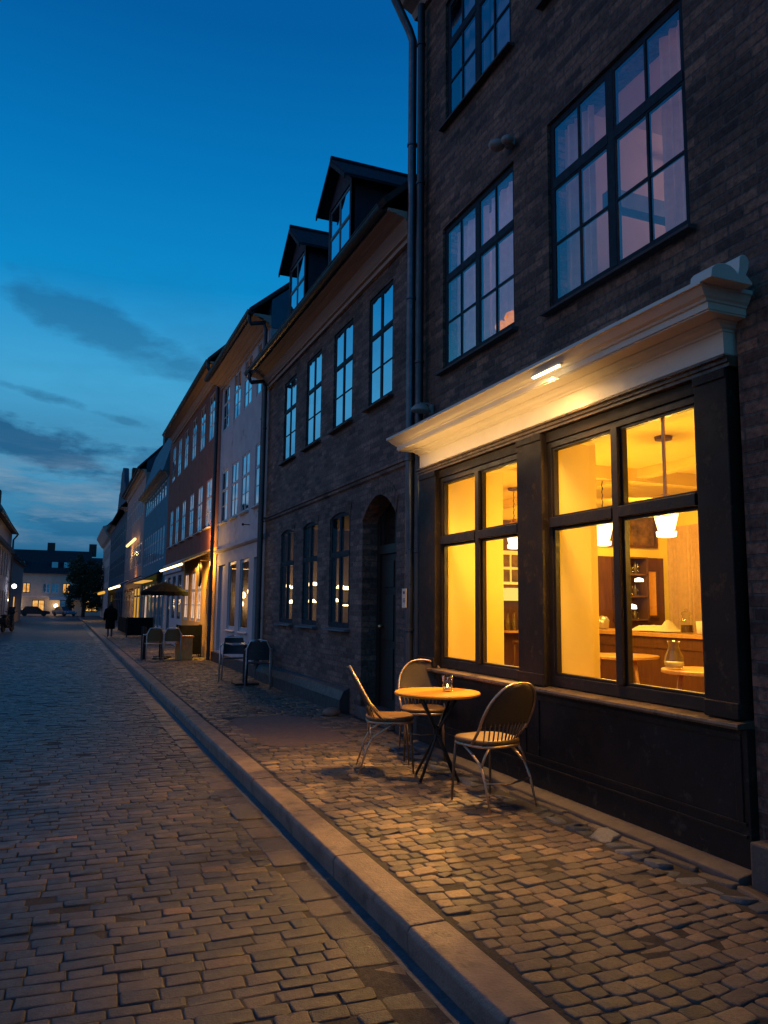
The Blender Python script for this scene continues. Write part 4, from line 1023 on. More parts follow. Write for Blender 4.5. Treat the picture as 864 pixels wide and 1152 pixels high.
MB().lathe([(.028, 0), (.033, .002), (.036, .05), (.041, .105), (.038, .105), (.033, .05), (.030, .012), (.005, .010)], 0, 0, 24).build('tumbler', M['clear'], gth, local=True, smooth=True)
MB().lathe([(.02, .012), (.024, .012), (.024, .028), (.004, .028)], 0, 0, 16).build('tea_light', M['milk'], gth, local=True)
MB().lathe([(.002, .028), (.006, .034), (.004, .045), (.001, .052)], 0, 0, 8).build('flame', M['bulb'], gth, local=True)

# ================================================================ interior things
def pendant(x, y, z, first, lab):
    root = thing('pendant_lantern', (x, y, CZ), lab, 'lamp', 'lantern lamps hanging in the cafe')
    dz = z-CZ
    MB().lathe([(.02, -.035), (.075, -.03), (.08, 0), (.01, 0)], 0, 0, 16).build('ceiling_rose', M['oak_dark'], root, local=True)
    m = MB(); k = 0; zz = -.03
    while zz > dz+.22: m.tube([(0, 0, zz), (0.006*(-1)**k, 0, zz-.02), (0, 0, zz-.036)], .006, 6); zz -= .04; k += 1
    m.build('chain', M['black_metal'], root, local=True)
    MB().lathe([(.05, .235), (.012, .24)], 0, 0, 8, dz-.0).lathe([(.04, .17), (.06, .18), (.012, .235)], 0, 0, 8, dz).lathe([(.145, .125), (.15, .14), (.06, .175)], 0, 0, 8, dz).build('cap', M['brass'], root, local=True)
    MB().lathe([(.072, -.09), (.125, .122), (.10, .123)], 0, 0, 8, dz).build('lamp_glass', M['lantern'], root, local=True)
    MB().lathe([(.06, -.155), (.085, -.15), (.09, -.102), (.02, -.101)], 0, 0, 8, dz).build('finial', M['lantern'], root, local=True)
pendant(5.0, 5.47, 2.40, 1, 'large lantern lamp hanging nearest the right shop window')
pendant(5.62, 7.15, 2.46, 0, 'lantern lamp glimpsed just left of the mullion of the right shop window')
pendant(5.42, 8.72, 2.52, 0, 'lantern lamp glimpsed through the left shop window')
pendant(4.36, 6.50, 2.50, 0, 'lantern lamp hidden behind the pier between the two shop windows')  # this lantern and the next are added, unseen, to light the pavement
pendant(4.45, 4.05, 2.46, 0, 'lantern lamp hidden behind the right pier of the shopfront')
for q, (x, y, lab) in enumerate(((4.50, 6.95, 'small black ceiling spotlight near the left shop window, pointing outside'), (4.50, 4.18, 'small black ceiling spotlight near the right shop window, pointing outside'))):
    r = thing('ceiling_spotlight', (x, y, CZ), lab, 'lamp')  # spotlights added out of view to throw light onto the pavement
    MB().tube([(.03, .03, 0), (.03, .03, -.36)], .01, 8).lathe([(.03, 0), (.04, -.01), (.03, -.02)], .03, .03, 12).build('stem', M['black_metal'], r, local=True)
    MB().tube([(.10, .05, -.36), (.01, .005, -.43)], [.045, .055], 14, caps=False).build('shade', M['black_metal'], r, local=True)
def stool_table(x, y, z, r, label, rot=0):
    t = thing('round_table', (x, y, FZ), label, 'table', 'pale wooden tables inside the cafe', rot); h = z-FZ
    MB().lathe([(r-.02, h-.035), (r, h-.028), (r, h-.004), (r-.006, h), (.01, h)], 0, 0, 36).build('tabletop', M['oak'], t, local=True, auto=True)
    for k in range(3):
        a = 2*math.pi*k/3+.5; MB().tube([(r*.55*math.cos(a), r*.55*math.sin(a), h-.03), (r*.9*math.cos(a), r*.9*math.sin(a), 0)], [.022, .014], 10).build('leg', M['oak'], t, local=True, smooth=True)
    return t
stool_table(5.02, 5.08, 1.10, .36, 'pale round cafe table with the carafe on it', 0)
stool_table(5.66, 6.95, 1.10, .40, 'pale round cafe table in front of the dark counter')
cf = thing('carafe', (4.78, 5.19, 1.101), 'glass carafe with a little milky liquid on the inner table', 'carafe')
MB().lathe([(.05, 0), (.075, .01), (.085, .05), (.075, .11), (.05, .16), (.043, .20), (.055, .235), (.052, .235), (.040, .20), (.046, .16), (.07, .11), (.08, .05), (.07, .014), (.005, .01)], 0, 0, 28).build('carafe_body', M['clear'], cf, local=True, smooth=True)
MB().lathe([(.065, .014), (.077, .05), (.077, .06), (.005, .06)], 0, 0, 24).build('liquid', M['milk'], cf, local=True, smooth=True)
ct = thing('bar_counter', (7.0, 8, FZ), 'dark brown bar counter with a pale top across the cafe', 'counter')
MB().box(6.85, 7.45, 5.6, 9.8, FZ, 1.26).box(6.83, 6.85, 5.6, 9.8, FZ, .52).box(6.83, 6.85, 5.6, 9.8, 1.12, 1.26).build('front', M['cafe_brown'], ct)
MB().box(6.78, 7.55, 5.5, 9.85, 1.26, 1.31).build('worktop', M['oak'], ct, bevel=.005)
m = MB(); ny, nx_ = 22, 9; rr = random.Random(5); top = []
for a in range(nx_+1):
    for b in range(ny+1):
        u, v = a/nx_, b/ny; e = min(1, 5*min(u, 1-u))*min(1, 5*min(v, 1-v))
        h = .012+e*(.045+.025*rr.random()+.11*math.exp(-((v-.16)/.07)**2-((u-.5)/.25)**2))
        m.v.append((6.92+.36*u, 7.66+.72*v, 1.312+h))
for a in range(nx_):
    for b in range(ny): k = a*(ny+1)+b; m.f.append((k, k+1, k+ny+2, k+ny+1))
o = m.build('folded_cloth', M['paper'], smooth=True); tag(o, 'heap of white napkins on the counter', 'napkins'); 
jr = thing('storage_jar', (7.05, 7.42, 1.312), 'tall lidded glass jar on the counter beside the napkins', 'jar')
MB().lathe([(.06, 0), (.075, .01), (.075, .16), (.05, .2), (.05, .22), (.01, .22)], 0, 0, 20).build('jar_body', M['clear'], jr, local=True, smooth=True)
MB().lathe([(.06, .01), (.07, .01), (.07, .10), (.01, .10)], 0, 0, 16).build('contents', M['oak_dark'], jr, local=True)
MB().lathe([(.055, .22), (.06, .225), (.06, .25), (.02, .27), (.02, .3), (.005, .3)], 0, 0, 16).build('lid', M['clear'], jr, local=True)
o = MB().lathe([(.04, 0), (.055, .005), (.065, .15), (.06, .15), (.05, .01), (.005, .01)], 0, 0, 18).build('tumbler', M['paper'], smooth=True); o.location = (7.02, 7.15, 1.312); tag(o, 'pale paper cup on the counter right of the jar', 'cup')
o = MB().lathe([(.05, 0), (.09, .01), (.10, .12), (.07, .17), (.01, .19)], 0, 0, 18).build('teapot', M['alu'], smooth=True); o.location = (7.1, 9.1, 1.312); tag(o, 'silver pot at the left end of the counter', 'pot')
# back shelves with glasses and lamps on the far wall
sh = thing('wall_shelf', (8.0, 9.8, 1.3), 'dark wall shelves with glasses behind the counter', 'shelf')
m = MB().box(7.55, 8.42, 9.7, 9.72, 1.4, 2.35)
m = MB()
for z in (1.42, 1.78, 2.12, 2.38): m.box(7.95, 8.44, 9.66, 9.925, z, z+.025)
for x in (7.95, 8.42): m.box(x, x+.03, 9.66, 9.925, 1.40, 2.38)
m.build('shelf_board', M['oak_dark'], sh)
for i, (z, n_, st) in enumerate([(1.445, 6, 0), (1.805, 7, 1), (2.145, 8, 2)]):
    for k in range(n_):
        x = 8.0+.4*k/n_; 
        h = .12+.08*random.random()
        o = MB().lathe([(.025, 0), (.03, .004), (.032, h*.6), (.015, h*.8), (.014, h), (.004, h)], 0, 0, 10).build('bottle', M['clear'] if (k+i) % 2 else M['bottle'], smooth=True)
        o.location = (x, 9.79, z); tag(o, ['bottle on the lowest shelf behind the counter', 'bottle on the middle shelf behind the counter', 'bottle on the top shelf behind the counter'][i], 'bottle', ['bottles on the lowest shelf behind the counter', 'bottles on the middle shelf behind the counter', 'bottles on the top shelf behind the counter'][i])
for (x, z, s, lab) in ((8.22, 2.02, .07, 'small glowing lamp shade hanging over the middle shelf'), (8.05, 1.60, .09, 'small glowing dish lamp on the lowest shelf')):
    o = MB().lathe([(.4, 0), (1, .02), (.9, .6), (.3, .8)], 0, 0, 12)
    o.v = [(a*s, b*s, c*s) for a, b, c in o.v]; o = o.build('shelf_lamp', M['bulb']); o.location = (x, 9.62, z); tag(o, lab, 'lamp')
mr = thing('wall_mirror', (8.7, 9.9, 1.5), 'narrow framed mirror glowing orange behind the bar', 'mirror')
MB().box(8.50, 8.54, 9.88, 9.925, 1.46, 2.24).box(8.80, 8.84, 9.88, 9.925, 1.46, 2.24).box(8.54, 8.80, 9.88, 9.925, 2.20, 2.24).box(8.54, 8.80, 9.88, 9.925, 1.46, 1.50).build('frame', M['oak_dark'], mr)
MB().box(8.54, 8.80, 9.90, 9.92, 1.50, 2.20).build('mirror_panel', paint('ochre_mirror_panel', (.8, .42, .08), .3, .05, 4, 0), mr)
pc = thing('picture', (8.0, 9.99, 2.6), 'wide dark framed picture high on the far wall', 'picture')
MB().box(6.9, 8.9, 9.94, 9.998, 2.58, 2.62).box(6.9, 8.9, 9.94, 9.998, 3.08, 3.12).box(6.9, 6.94, 9.94, 9.998, 2.62, 3.08).box(8.86, 8.9, 9.94, 9.998, 2.62, 3.08).build('frame', M['oak_dark'], pc)
MB().box(6.94, 8.86, 9.98, 9.997, 2.62, 3.08).build('print', M['picture'], pc)
pc = thing('picture', (6.3, 9.9, 1.9), 'grid of small framed pictures seen through the left shop window', 'picture')
m = MB(); 
for i in range(3):
    for j in range(2): m.box(5.93+.2*i, 6.09+.2*i, 9.92, 9.935, 1.98+.22*j, 2.16+.22*j)
m.build('print', M['picture'], pc); MB().box(5.9, 6.55, 9.936, 9.949, 1.94, 2.44).build('frame', M['paper'], pc)
ls = thing('lit_shelf', (6.3, 9.8, 1.7), 'yellow lit shelf above bottles seen through the left shop window', 'shelf')
MB().box(5.88, 6.75, 9.62, 9.948, 1.70, 1.88).build('light_box', emis('shelf_light', (1, .72, .14), 1.1), ls)
MB().box(5.88, 6.75, 9.62, 9.948, 1.24, 1.27).build('shelf_board', M['oak'], ls)
for k in range(7):
    o = MB().lathe([(.03, 0), (.034, .01), (.034, .14), (.012, .19), (.012, .25), (.004, .25)], 0, 0, 10).build('bottle', M['bottle'], smooth=True)
    o.location = (5.95+.105*k, 9.76, 1.271); tag(o, 'bottle on the shelf below the yellow light seen through the left shop window', 'bottle', 'bottles below the yellow lit shelf')
cu = MB(); n = 40
for k in range(n):
    a, b = k/n, (k+1)/n
    cu.quad((8.88+.03*math.sin(a*60), 8.95+.75*a, FZ+.05), (8.88+.03*math.sin(b*60), 8.95+.75*b, FZ+.05), (8.88+.03*math.sin(b*60), 8.95+.75*b, 2.9), (8.88+.03*math.sin(a*60), 8.95+.75*a, 2.9))
o = cu.build('curtain', M['curtain_warm']); tag(o, 'ochre curtain in the corner right of the bar', 'curtain')
def inner_chair(x, y, rz, label, mat):
    r = thing('wooden_chair', (x, y, FZ), label, 'chair', 'wooden chairs inside the cafe', rz)
    MB().lathe([(.19, .44), (.205, .45), (.2, .47), (.01, .47)], 0, 0, 24).build('seat', M[mat], r, local=True, auto=True)
    for sx in (-1, 1):
        for sy in (-1, 1): MB().tube([(sx*.13, sy*.13, .45), (sx*.19, sy*.19, 0)], [.017, .012], 8).build('leg', M[mat], r, local=True, smooth=True)
    m = MB()
    for k in range(6):
        u = -1+2*k/5; m.tube([(u*.16, -.15, .46), (u*.20, -.22, .80)], .009, 6)
    m.tube([(-.21, -.20, .80), (-.1, -.235, .81), (.1, -.235, .81), (.21, -.20, .80)], .018, 8).build('backrest', M[mat], r, local=True, smooth=True)
inner_chair(5.20, 6.78, R(-80), 'pale spindle chair left of the cafe table behind the mullion', 'oak')
inner_chair(5.02, 7.95, R(120), 'brown wooden chair low in the left shop window', 'oak_dark')
# gourds with a glow put into their colour, and wall fittings
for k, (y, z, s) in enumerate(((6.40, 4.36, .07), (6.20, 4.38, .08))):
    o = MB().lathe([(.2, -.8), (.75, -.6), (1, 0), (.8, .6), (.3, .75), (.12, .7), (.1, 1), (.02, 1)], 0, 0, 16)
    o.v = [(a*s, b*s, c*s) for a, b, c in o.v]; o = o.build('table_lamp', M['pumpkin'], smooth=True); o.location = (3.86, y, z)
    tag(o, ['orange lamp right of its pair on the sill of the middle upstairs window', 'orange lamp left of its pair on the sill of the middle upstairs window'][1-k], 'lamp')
def sconce(name, loc, label):
    r = thing(name, loc, label, 'lamp')
    m = MB(); m.lathe([(.02, .07), (.07, .06), (.10, .03), (.11, 0), (.10, -.01)], -.15, 0, 20, 0); m.build('shade', M['lamp_grey'], r, local=True, auto=True)
    MB().tube([(0, 0, .02), (-.05, 0, .09), (-.15, 0, .08)], .012, 8).box(-.03, 0, -.03, .03, -.03, .08).build('arm', M['lamp_grey'], r, local=True)
    return r
sconce('wall_lamp', (3.74, 7.72, 3.79), 'small grey unlit wall lamp beside the downpipe above the cornice')
a = thing('security_light', (3.74, 5.98, 6.02), 'small twin headed unlit light on the brick between upper windows', 'lamp')
MB().ball((-.13, .07, 0), .075, 12, 1.1, 1, .7).build('lamp_head', M['lamp_grey'], a, local=True, smooth=True)
MB().ball((-.10, -.07, -.02), .06, 12, 1, 1, .7).build('lamp_head', M['lamp_grey'], a, local=True, smooth=True)
MB().box(-.05, 0, -.05, .05, -.03, .05).build('bracket', M['lamp_grey'], a, local=True)

# ================================================================ mid distance terraces
def alu_chair(seatmat, group):
    r = thing('cafe_armchair', (0, 0, 0), 'x', 'chair', group)
    for s in (-1, 1):
        MB().tube([(s*.24, .22, 0), (s*.235, .20, .62), (s*.235, .15, .67), (s*.235, -.12, .67), (s*.22, -.2, .70)], .0125, 8).build('leg', M['alu'], r, local=True, smooth=True)
        MB().tube([(s*.22, -.26, 0), (s*.21, -.17, .42), (s*.205, -.20, .70), (s*.14, -.22, .84), (0, -.225, .86)], .0125, 8).build('leg', M['alu'], r, local=True, smooth=True)
    MB().box(-.21, .21, -.19, .21, .43, .445).build('seat', M[seatmat], r, local=True, bevel=.01)
    m = MB(); n = 8
    for k in range(n):
        a, b = -1+2*k/n, -1+2*(k+1)/n; f = lambda u: -.17-.05*(1-u*u)
        for z0, z1 in ((.50, .66), (.66, .82)): m.quad((a*.2, f(a), z0), (b*.2, f(b), z0), (b*.2*(.9 if z1 > .8 else 1), f(b)-.02, z1), (a*.2*(.9 if z1 > .8 else 1), f(a)-.02, z1))
    m.build('backrest', M[seatmat], r, local=True, smooth=True)
    return r
g1 = 'aluminium chairs by the grey house'
ac = alu_chair('dark_weave', g1); place(ac, (3.30, 13.95, ZP), R(-15), 'aluminium armchair in front of the brick plinth, right of its table')
ac2 = copy_tree(ac); place(ac2, (3.12, 15.35, ZP), R(165), 'aluminium armchair left of the small dark table by the grey house')
T2 = thing('cafe_table', (3.22, 14.65, ZP), 'small dark glass topped table between two aluminium chairs', 'table')
MB().box(-.33, .33, -.33, .33, .73, .75).build('tabletop', paint('dark_glass_top', (.25, .30, .34), .12, .1, 5, 0), T2, local=True, bevel=.01)
MB().tube([(0, 0, .73), (0, 0, .03)], .05, 10).box(-.22, .22, -.22, .22, 0, .03).build('pedestal', M['black_metal'], T2, local=True)
g2_ = 'woven armchairs under the black parasol'
wc = alu_chair('brown_weave', g2_); place(wc, (2.22, 21.2, ZP), R(5), 'brown woven armchair under the parasol, on the kerb side')
wc2 = copy_tree(wc); place(wc2, (2.70, 21.25, ZP), R(-5), 'brown woven armchair under the parasol, next to the plywood box')
T3 = thing('cafe_table', (2.48, 21.9, ZP), 'round dark table around the foot of the parasol', 'table')
MB().lathe([(.34, .72), (.35, .725), (.35, .745), (.03, .745)], 0, 0, 28).build('tabletop', paint('grey_table_top', (.25, .22, .2), .4, .1, 6, 0), T3, local=True)
MB().tube([(0, 0, .72), (0, 0, .03)], .04, 10).lathe([(.2, 0), (.2, .03), (.03, .05)], 0, 0, 16).build('pedestal', M['black_metal'], T3, local=True)
U = thing('parasol', (2.58, 22.35, ZP), 'open black parasol on a thin pole outside the rust brown house', 'parasol')
m = MB(); n = 8; R1 = .66
for k in range(n):
    a, b = 2*math.pi*k/n+.3, 2*math.pi*(k+1)/n+.3
    P = lambda an, r, z: (r*math.cos(an), r*math.sin(an), z)
    rows = [(0.01, 2.08), (.35, 1.96), (R1, 1.80), (R1+.005, 1.70)]
    for (r0, z0), (r1, z1) in zip(rows, rows[1:]):
        am = (a+b)/2
        m.quad(P(a, r0, z0), P(a, r1, z1), P(am, r1*.96, z1+.015), P(am, r0*.96, z0+.005)); m.quad(P(am, r0*.96, z0+.005), P(am, r1*.96, z1+.015), P(b, r1, z1), P(b, r0, z0))
o = m.build('canopy', M['parasol'], U, local=True); sd = o.modifiers.new('s', 'SOLIDIFY'); sd.thickness = .006
MB().tube([(0, 0, .0), (0, 0, 2.13)], .02, 10).build('pole', M['alu'], U, local=True)
MB().lathe([(.24, 0), (.24, .05), (.05, .08), (.04, .25), (.022, .25)], 0, 0, 20).build('base', M['black_metal'], U, local=True)
o = MB().box(-.20, .20, -.2, .2, 0, .60).box(-.23, .23, -.23, .23, .60, .63).build('plywood_box', M['box_wood'], bevel=.006); o.location = (3.04, 21.5, ZP); tag(o, 'orange brown plywood box stand beside the woven chairs', 'box')
def screen(x0, x1, y0, y1, h, label, nm='windbreak_screen'):
    c = ((x0+x1)/2, (y0+y1)/2, ZP); r = thing(nm, c, label, 'screen', 'black terrace screens')
    MB().box(x0, x1, y0, y1, ZP+.08, ZP+h).build('panel', M['screen_black'], r)
    for x in (x0, x1):
        for y in (y0, y1): MB().tube([(x, y, ZP), (x, y, ZP+h+.02)], .02, 8).build('post', M['black_metal'], r)
screen(2.98, 3.62, 22.3, 22.6, .88, 'black box screen at the foot of the ochre wall behind the plywood box')
screen(2.02, 2.06, 21.7, 22.2, .84, 'black screen just beyond the woven chairs on the kerb side')
screen(2.62, 3.70, 36.0, 36.15, .86, 'long black terrace screen crossing the pavement right of the walking person')
screen(2.72, 2.80, 38.3, 43.5, .78, 'black terrace screen running along the pavement towards the person')
# person walking away
P = thing('person', (1.92, 36.2, ZP), 'person in a long black coat walking away along the kerb', 'person')
def skinned(name, nodes, edges, mat, parent, sub=1):
    me = bpy.data.meshes.new(name); me.from_pydata([n[:3] for n in nodes], edges, []); me.materials.append(mat)
    o = bpy.data.objects.new(name, me); C.objects.link(o); o.parent = parent
    sk = o.modifiers.new('skin', 'SKIN'); 
    if not me.skin_vertices: me.attributes.new
    sv = me.skin_vertices[0].data if me.skin_vertices else None
    if sv:
        for v, n in zip(sv, nodes): v.radius = (n[3], n[4] if len(n) > 4 else n[3])
        sv[0].use_root = True
    ss = o.modifiers.new('sub', 'SUBSURF'); ss.levels = sub; ss.render_levels = sub
    return o
def add_skin(me):
    import bmesh
    bm = bmesh.new(); bm.from_mesh(me); bm.verts.layers.skin.verify(); bm.to_mesh(me); bm.free()
def person_body():
    nodes = [(0, 0, .80, .12, .10), (0, .01, 1.0, .12, .09), (0, .01, 1.18, .15, .09), (0, 0, 1.27, .06, .055), (0, .0, 1.33, .05, .05), (0, .005, 1.40, .072, .085), (0, .0, 1.49, .05, .06),
             (.16, 0, 1.22, .055), (.22, -.02, .98, .042), (.23, .05, .78, .032), (.235, .08, .70, .028),
             (-.16, 0, 1.22, .055), (-.22, .03, .98, .042), (-.22, -.03, .78, .032), (-.225, -.05, .70, .028),
             (.085, 0, .74, .085), (.085, .12, .42, .055), (.08, .06, .07, .04), (.08, .16, .03, .035),
             (-.085, 0, .74, .085), (-.08, -.03, .42, .055), (-.08, -.17, .10, .04), (-.08, -.09, .03, .035)]
    edges = [(0, 1), (1, 2), (2, 3), (3, 4), (4, 5), (5, 6), (2, 7), (7, 8), (8, 9), (9, 10), (2, 11), (11, 12), (12, 13), (13, 14), (0, 15), (15, 16), (16, 17), (17, 18), (0, 19), (19, 20), (20, 21), (21, 22)]
    me = bpy.data.meshes.new('body'); me.from_pydata([n[:3] for n in nodes], edges, []); add_skin(me); me.materials.append(M['jeans'])
    o = bpy.data.objects.new('body', me); C.objects.link(o); o.parent = P
    o.modifiers.new('skin', 'SKIN'); sv = me.skin_vertices[0].data
    for v, n in zip(sv, nodes): v.radius = (n[3], n[4] if len(n) > 4 else n[3])
    sv[0].use_root = True
    o.modifiers.new('sub', 'SUBSURF').render_levels = 1
    return o
person_body()
m = MB(); n = 20; rings = []
for z, rx, ry in ((.36, .20, .17), (.6, .20, .16), (.85, .185, .14), (1.02, .175, .13), (1.15, .205, .135), (1.24, .20, .12), (1.30, .10, .09), (1.34, .075, .075)):
    i = len(m.v); m.v += [(rx*math.cos(2*math.pi*k/n)*(1+.03*math.sin(5*k)), ry*math.sin(2*math.pi*k/n), z) for k in range(n)]; rings.append(i)
for a_, b_ in zip(rings, rings[1:]):
    for k in range(n): m.f.append((a_+k, a_+(k+1) % n, b_+(k+1) % n, b_+k))
for s in (-1, 1): m.tube([(s*.17, 0, 1.22), (s*.235, -.01, .98), (s*.245, .03*s, .74)], [.07, .06, .05], 10)
m.build('coat', M['coat'], P, local=True, smooth=True)
MB().ball((0, -.015, 1.42), .1, 12, .85, 1.0, 1.1).build('hair', M['hair'], P, local=True, smooth=True)

# ================================================================ cars, tree, scooter far away
def car(loc, rz, body, label, van=False):
    r = thing('parked_car', loc, label, 'car', 'cars at the end of the street', rz); r.scale = (.8, .8, .8)
    Lh = 2.1; H1 = .85 if not van else 1.0; H2 = 1.42 if not van else 1.9
    pf = [(-Lh, .3), (-Lh, .75), (-1.95, H1), (-1.6, H1+.04), (1.0, H1), (1.95, .72), (Lh, .6), (Lh, .3)]
    o = MB().prism(pf, 'y', -.85, .85).build('body', M[body], r, local=True, bevel=.06)
    MB().prism([(-1.7 if not van else -2.0, H1), (-1.3 if not van else -1.95, H2-.03), (-.9, H2), (.3, H2), (1.05, H1)], 'y', -.72, .72).build('cabin', M['car_dark'] if not van else M[body], r, local=True, bevel=.05)
    for x in (-1.3, 1.3):
        for s in (-1, 1):
            w = MB().lathe([(.1, -.1), (.3, -.1), (.33, -.06), (.33, .06), (.3, .1), (.1, .1)], 0, 0, 18); w.v = [(x+a, s*.78+c, .33+b) for a, b, c in w.v]; w.build('wheel', M['tyre'], r, local=True)
    for s in (-1, 1): MB().ball((Lh, s*.6, .62), .09, 8, .4, 1.3, 1).build('headlight', M['alu'], r, local=True)
    return r
car((-3.2, 101, 0), R(5), 'car_dark', 'dark low car parked before the long cream house', False)
c = car((.1, 101, 0), R(-62), 'car_blue', 'small blue grey car facing the street at its far end')
tr = thing('street_tree', (1.9, 88, 0), 'dark leafy tree at the far end of the right pavement', 'tree')
m = MB().tube([(1.9, 88, 0), (1.92, 88, 1.2), (1.85, 88.1, 2.6), (1.95, 88, 4.2)], [.2, .16, .12, .05], 10)
for k in range(12):
    a = k*2.4; z = 1.8+.2*k; m.tube([(1.88, 88, z), (1.88+.7*math.cos(a), 88+.7*math.sin(a), z+.6), (1.88+1.3*math.cos(a), 88+1.2*math.sin(a), z+1.1)], [.06, .04, .015], 6)
m.build('trunk', M['bark'], tr)
rng = random.Random(3); m = MB()
clumps = [(1.95+rng.uniform(-1.6, 1.6), 88+rng.uniform(-1.3, 1.3), rng.uniform(1.2, 5.8), rng.uniform(.35, .75)) for _ in range(95)]
clumps += [(1.3, 88, 6.5, .3), (1.35, 88, 6.1, .4), (2.4, 88, 5.9, .4), (3.0, 88, 5.2, .4)]
for cx, cy, cz, cr in clumps:
    if abs(cx-1.9) > 1.9-.22*max(0, cz-4.2)**1.3: continue
    for _ in range(150):
        a, b, rr = rng.uniform(0, 6.28), rng.uniform(-1, 1), cr*rng.random()**.4
        q = math.sqrt(1-b*b); p = Vector((cx+rr*q*math.cos(a), cy+rr*q*math.sin(a), cz+rr*b))
        u = Vector((rng.uniform(-1, 1), rng.uniform(-1, 1), rng.uniform(-1, 1))).normalized()*.09; w = u.orthogonal().normalized()*.06
        m.quad(p-u, p+w, p+u, p-w)
m.build('crown', M['foliage'], tr)
# parked scooter at far left
sc_ = thing('scooter', (-2.75, 46.3, 0), 'dark parked motor scooter at the left edge of the road', 'scooter', None, R(75))
MB().prism([(-.75, .45), (-.8, .75), (-.35, .85), (-.05, .72), (.05, .35), (.35, .3), (.45, .95), (.55, 1.0), (.62, .3), (.3, .2), (-.4, .25)], 'y', -.16, .16).build('body', M['car_dark'], sc_, local=True, bevel=.04)
MB().box(-.72, -.02, -.14, .14, .84, .93).build('seat', M['tyre'], sc_, local=True, bevel=.03)
MB().tube([(.5, -.33, 1.1), (.48, 0, 1.02), (.5, .33, 1.1)], .02, 8).tube([(.5, 0, 1.0), (.72, 0, .25)], .03, 8).build('handlebar', M['black_metal'], sc_, local=True)
MB().prism([(.55, .95), (.62, 1.35), (.58, 1.35), (.5, .95)], 'y', -.18, .18).build('windscreen', M['car_dark'], sc_, local=True, bevel=.03)
for x in (-.55, .75):
    w = MB().lathe([(.08, -.05), (.22, -.05), (.25, 0), (.22, .05), (.08, .05)], 0, 0, 18); w.v = [(x+a, c, .25+b) for a, b, c in w.v]; w.build('wheel', M['tyre'], sc_, local=True)

# ================================================================ lights
def alight(name, kind, loc, energy, col, size=None, rot=None, sizey=None, spread=None, blend=None, spot=None):
    l = bpy.data.lights.new(name, kind); l.energy = energy; l.color = col
    if kind == 'AREA':
        l.shape = 'RECTANGLE'; l.size = size; l.size_y = sizey or size
        if spread: l.spread = R(spread)
    elif size is not None: l.shadow_soft_size = size
    if kind == 'SPOT': l.spot_size = R(spot); l.spot_blend = blend
    o = bpy.data.objects.new(name, l); C.objects.link(o); o.location = loc
    if rot: o.rotation_euler = rot
    return o
def aim(o, tgt): o.rotation_euler = (Vector(tgt)-o.location).to_track_quat('-Z', 'Y').to_euler(); return o
WARM = (1, .55, .07)
alight('pendant_light', 'POINT', (5.0, 5.47, 2.12), 74, WARM, .12)
alight('pendant_light', 'POINT', (5.62, 7.15, 2.18), 66, WARM, .12)
alight('pendant_light', 'POINT', (5.42, 8.72, 2.26), 38, WARM, .12)
alight('pendant_light', 'POINT', (4.45, 4.05, 2.18), 66, WARM, .05)  # light of the added lantern behind the right pier
alight('pendant_light', 'POINT', (4.36, 6.50, 2.22), 46, WARM, .05)  # light of the added lantern behind the middle pier
aim(alight('window_spot', 'SPOT', (4.50, 6.95, 2.72), 520, (1, .50, .13), .045, spot=66, blend=.5), (2.3, 5.9, .1))  # beams of the two added spotlights, aimed through the panes at the pavement
aim(alight('window_spot', 'SPOT', (4.50, 4.18, 2.72), 240, (1, .50, .13), .045, spot=66, blend=.6), (2.35, 3.65, .1))
aim(alight('counter_light', 'AREA', (7.4, 8.6, 3.0), 60, WARM, .6), (8.2, 9.9, 1.6))  # unseen room lamp added to brighten the wall behind the bar
alight('room_light', 'POINT', (6.2, 4.0, 5.9), 44, (1, .58, .46), .2)
alight('room_light', 'POINT', (5.6, 6.8, 5.9), 24, (.95, .66, .80), .2)
alight('room_light', 'POINT', (6.0, 13.2, 2.2), 9, WARM, .1)
alight('room_light', 'POINT', (5.2, 19.6, 2.1), 2.0, WARM, .1)
# lamp of the cornice: washes the frieze and the pavement
o = alight('cornice_strip_light', 'AREA', (3.31, 4.79, 3.29), 26, (1, .52, .15), .03, None, .36, 115)
aim(o, (2.9, 4.9, 0)); 
# bare downlight added under the left end of the cornice for the pavement
for y, e in ((6.6, 2.6), (5.6, 2.2)):
    pass
aim(alight('cornice_strip_light', 'AREA', (3.31, 6.9, 3.29), 34, (1, .52, .15), .03, None, .3, 115), (2.75, 6.45, 0))
aim(alight('frieze_light', 'AREA', (3.26, 6.1, 3.06), 8, (1, .60, .20), 2.9, None, .05), (3.60, 6.1, 3.22))  # unseen area light added in front to brighten the frieze, no fitting
aim(alight('strip_lamp_light', 'AREA', (3.262, 4.8, 3.35), 12, (1, .58, .20), .35, None, .03), (3.0, 5.6, 0))
alight('wall_glow_light', 'POINT', (3.40, 21.5, 2.70), 55, (1, .52, .10), .06)
# awnings and street
alight('awning_light', 'AREA', (3.35, 24.5, 2.72), 30, (1, .5, .12), 2.6, None, .4)
aim(alight('wall_glow_light', 'SPOT', (3.25, 21.75, 2.72), 500, (1, .58, .10), .06, spot=110, blend=.8), (3.75, 22.3, 1.7))
alight('wall_glow_light', 'POINT', (3.42, 22.0, 3.45), 45, (1, .45, .08), .06)
alight('awning_light', 'AREA', (3.3, 38.5, 2.5), 30, (1, .52, .12), 5, None, .4)
alight('awning_light', 'AREA', (3.0, 48.5, 2.45), 60, (1, .6, .3), 8, None, .5)
alight('strip_glow_light', 'POINT', (3.5, 50.5, 4.7), 22, (1, .55, .16), .1)
alight('strip_glow_light', 'POINT', (3.3, 47.0, 3.0), 16, (1, .45, .08), .1)
alight('awning_light', 'AREA', (3.0, 71, 2.3), 90, (1, .55, .12), 8, None, 1)
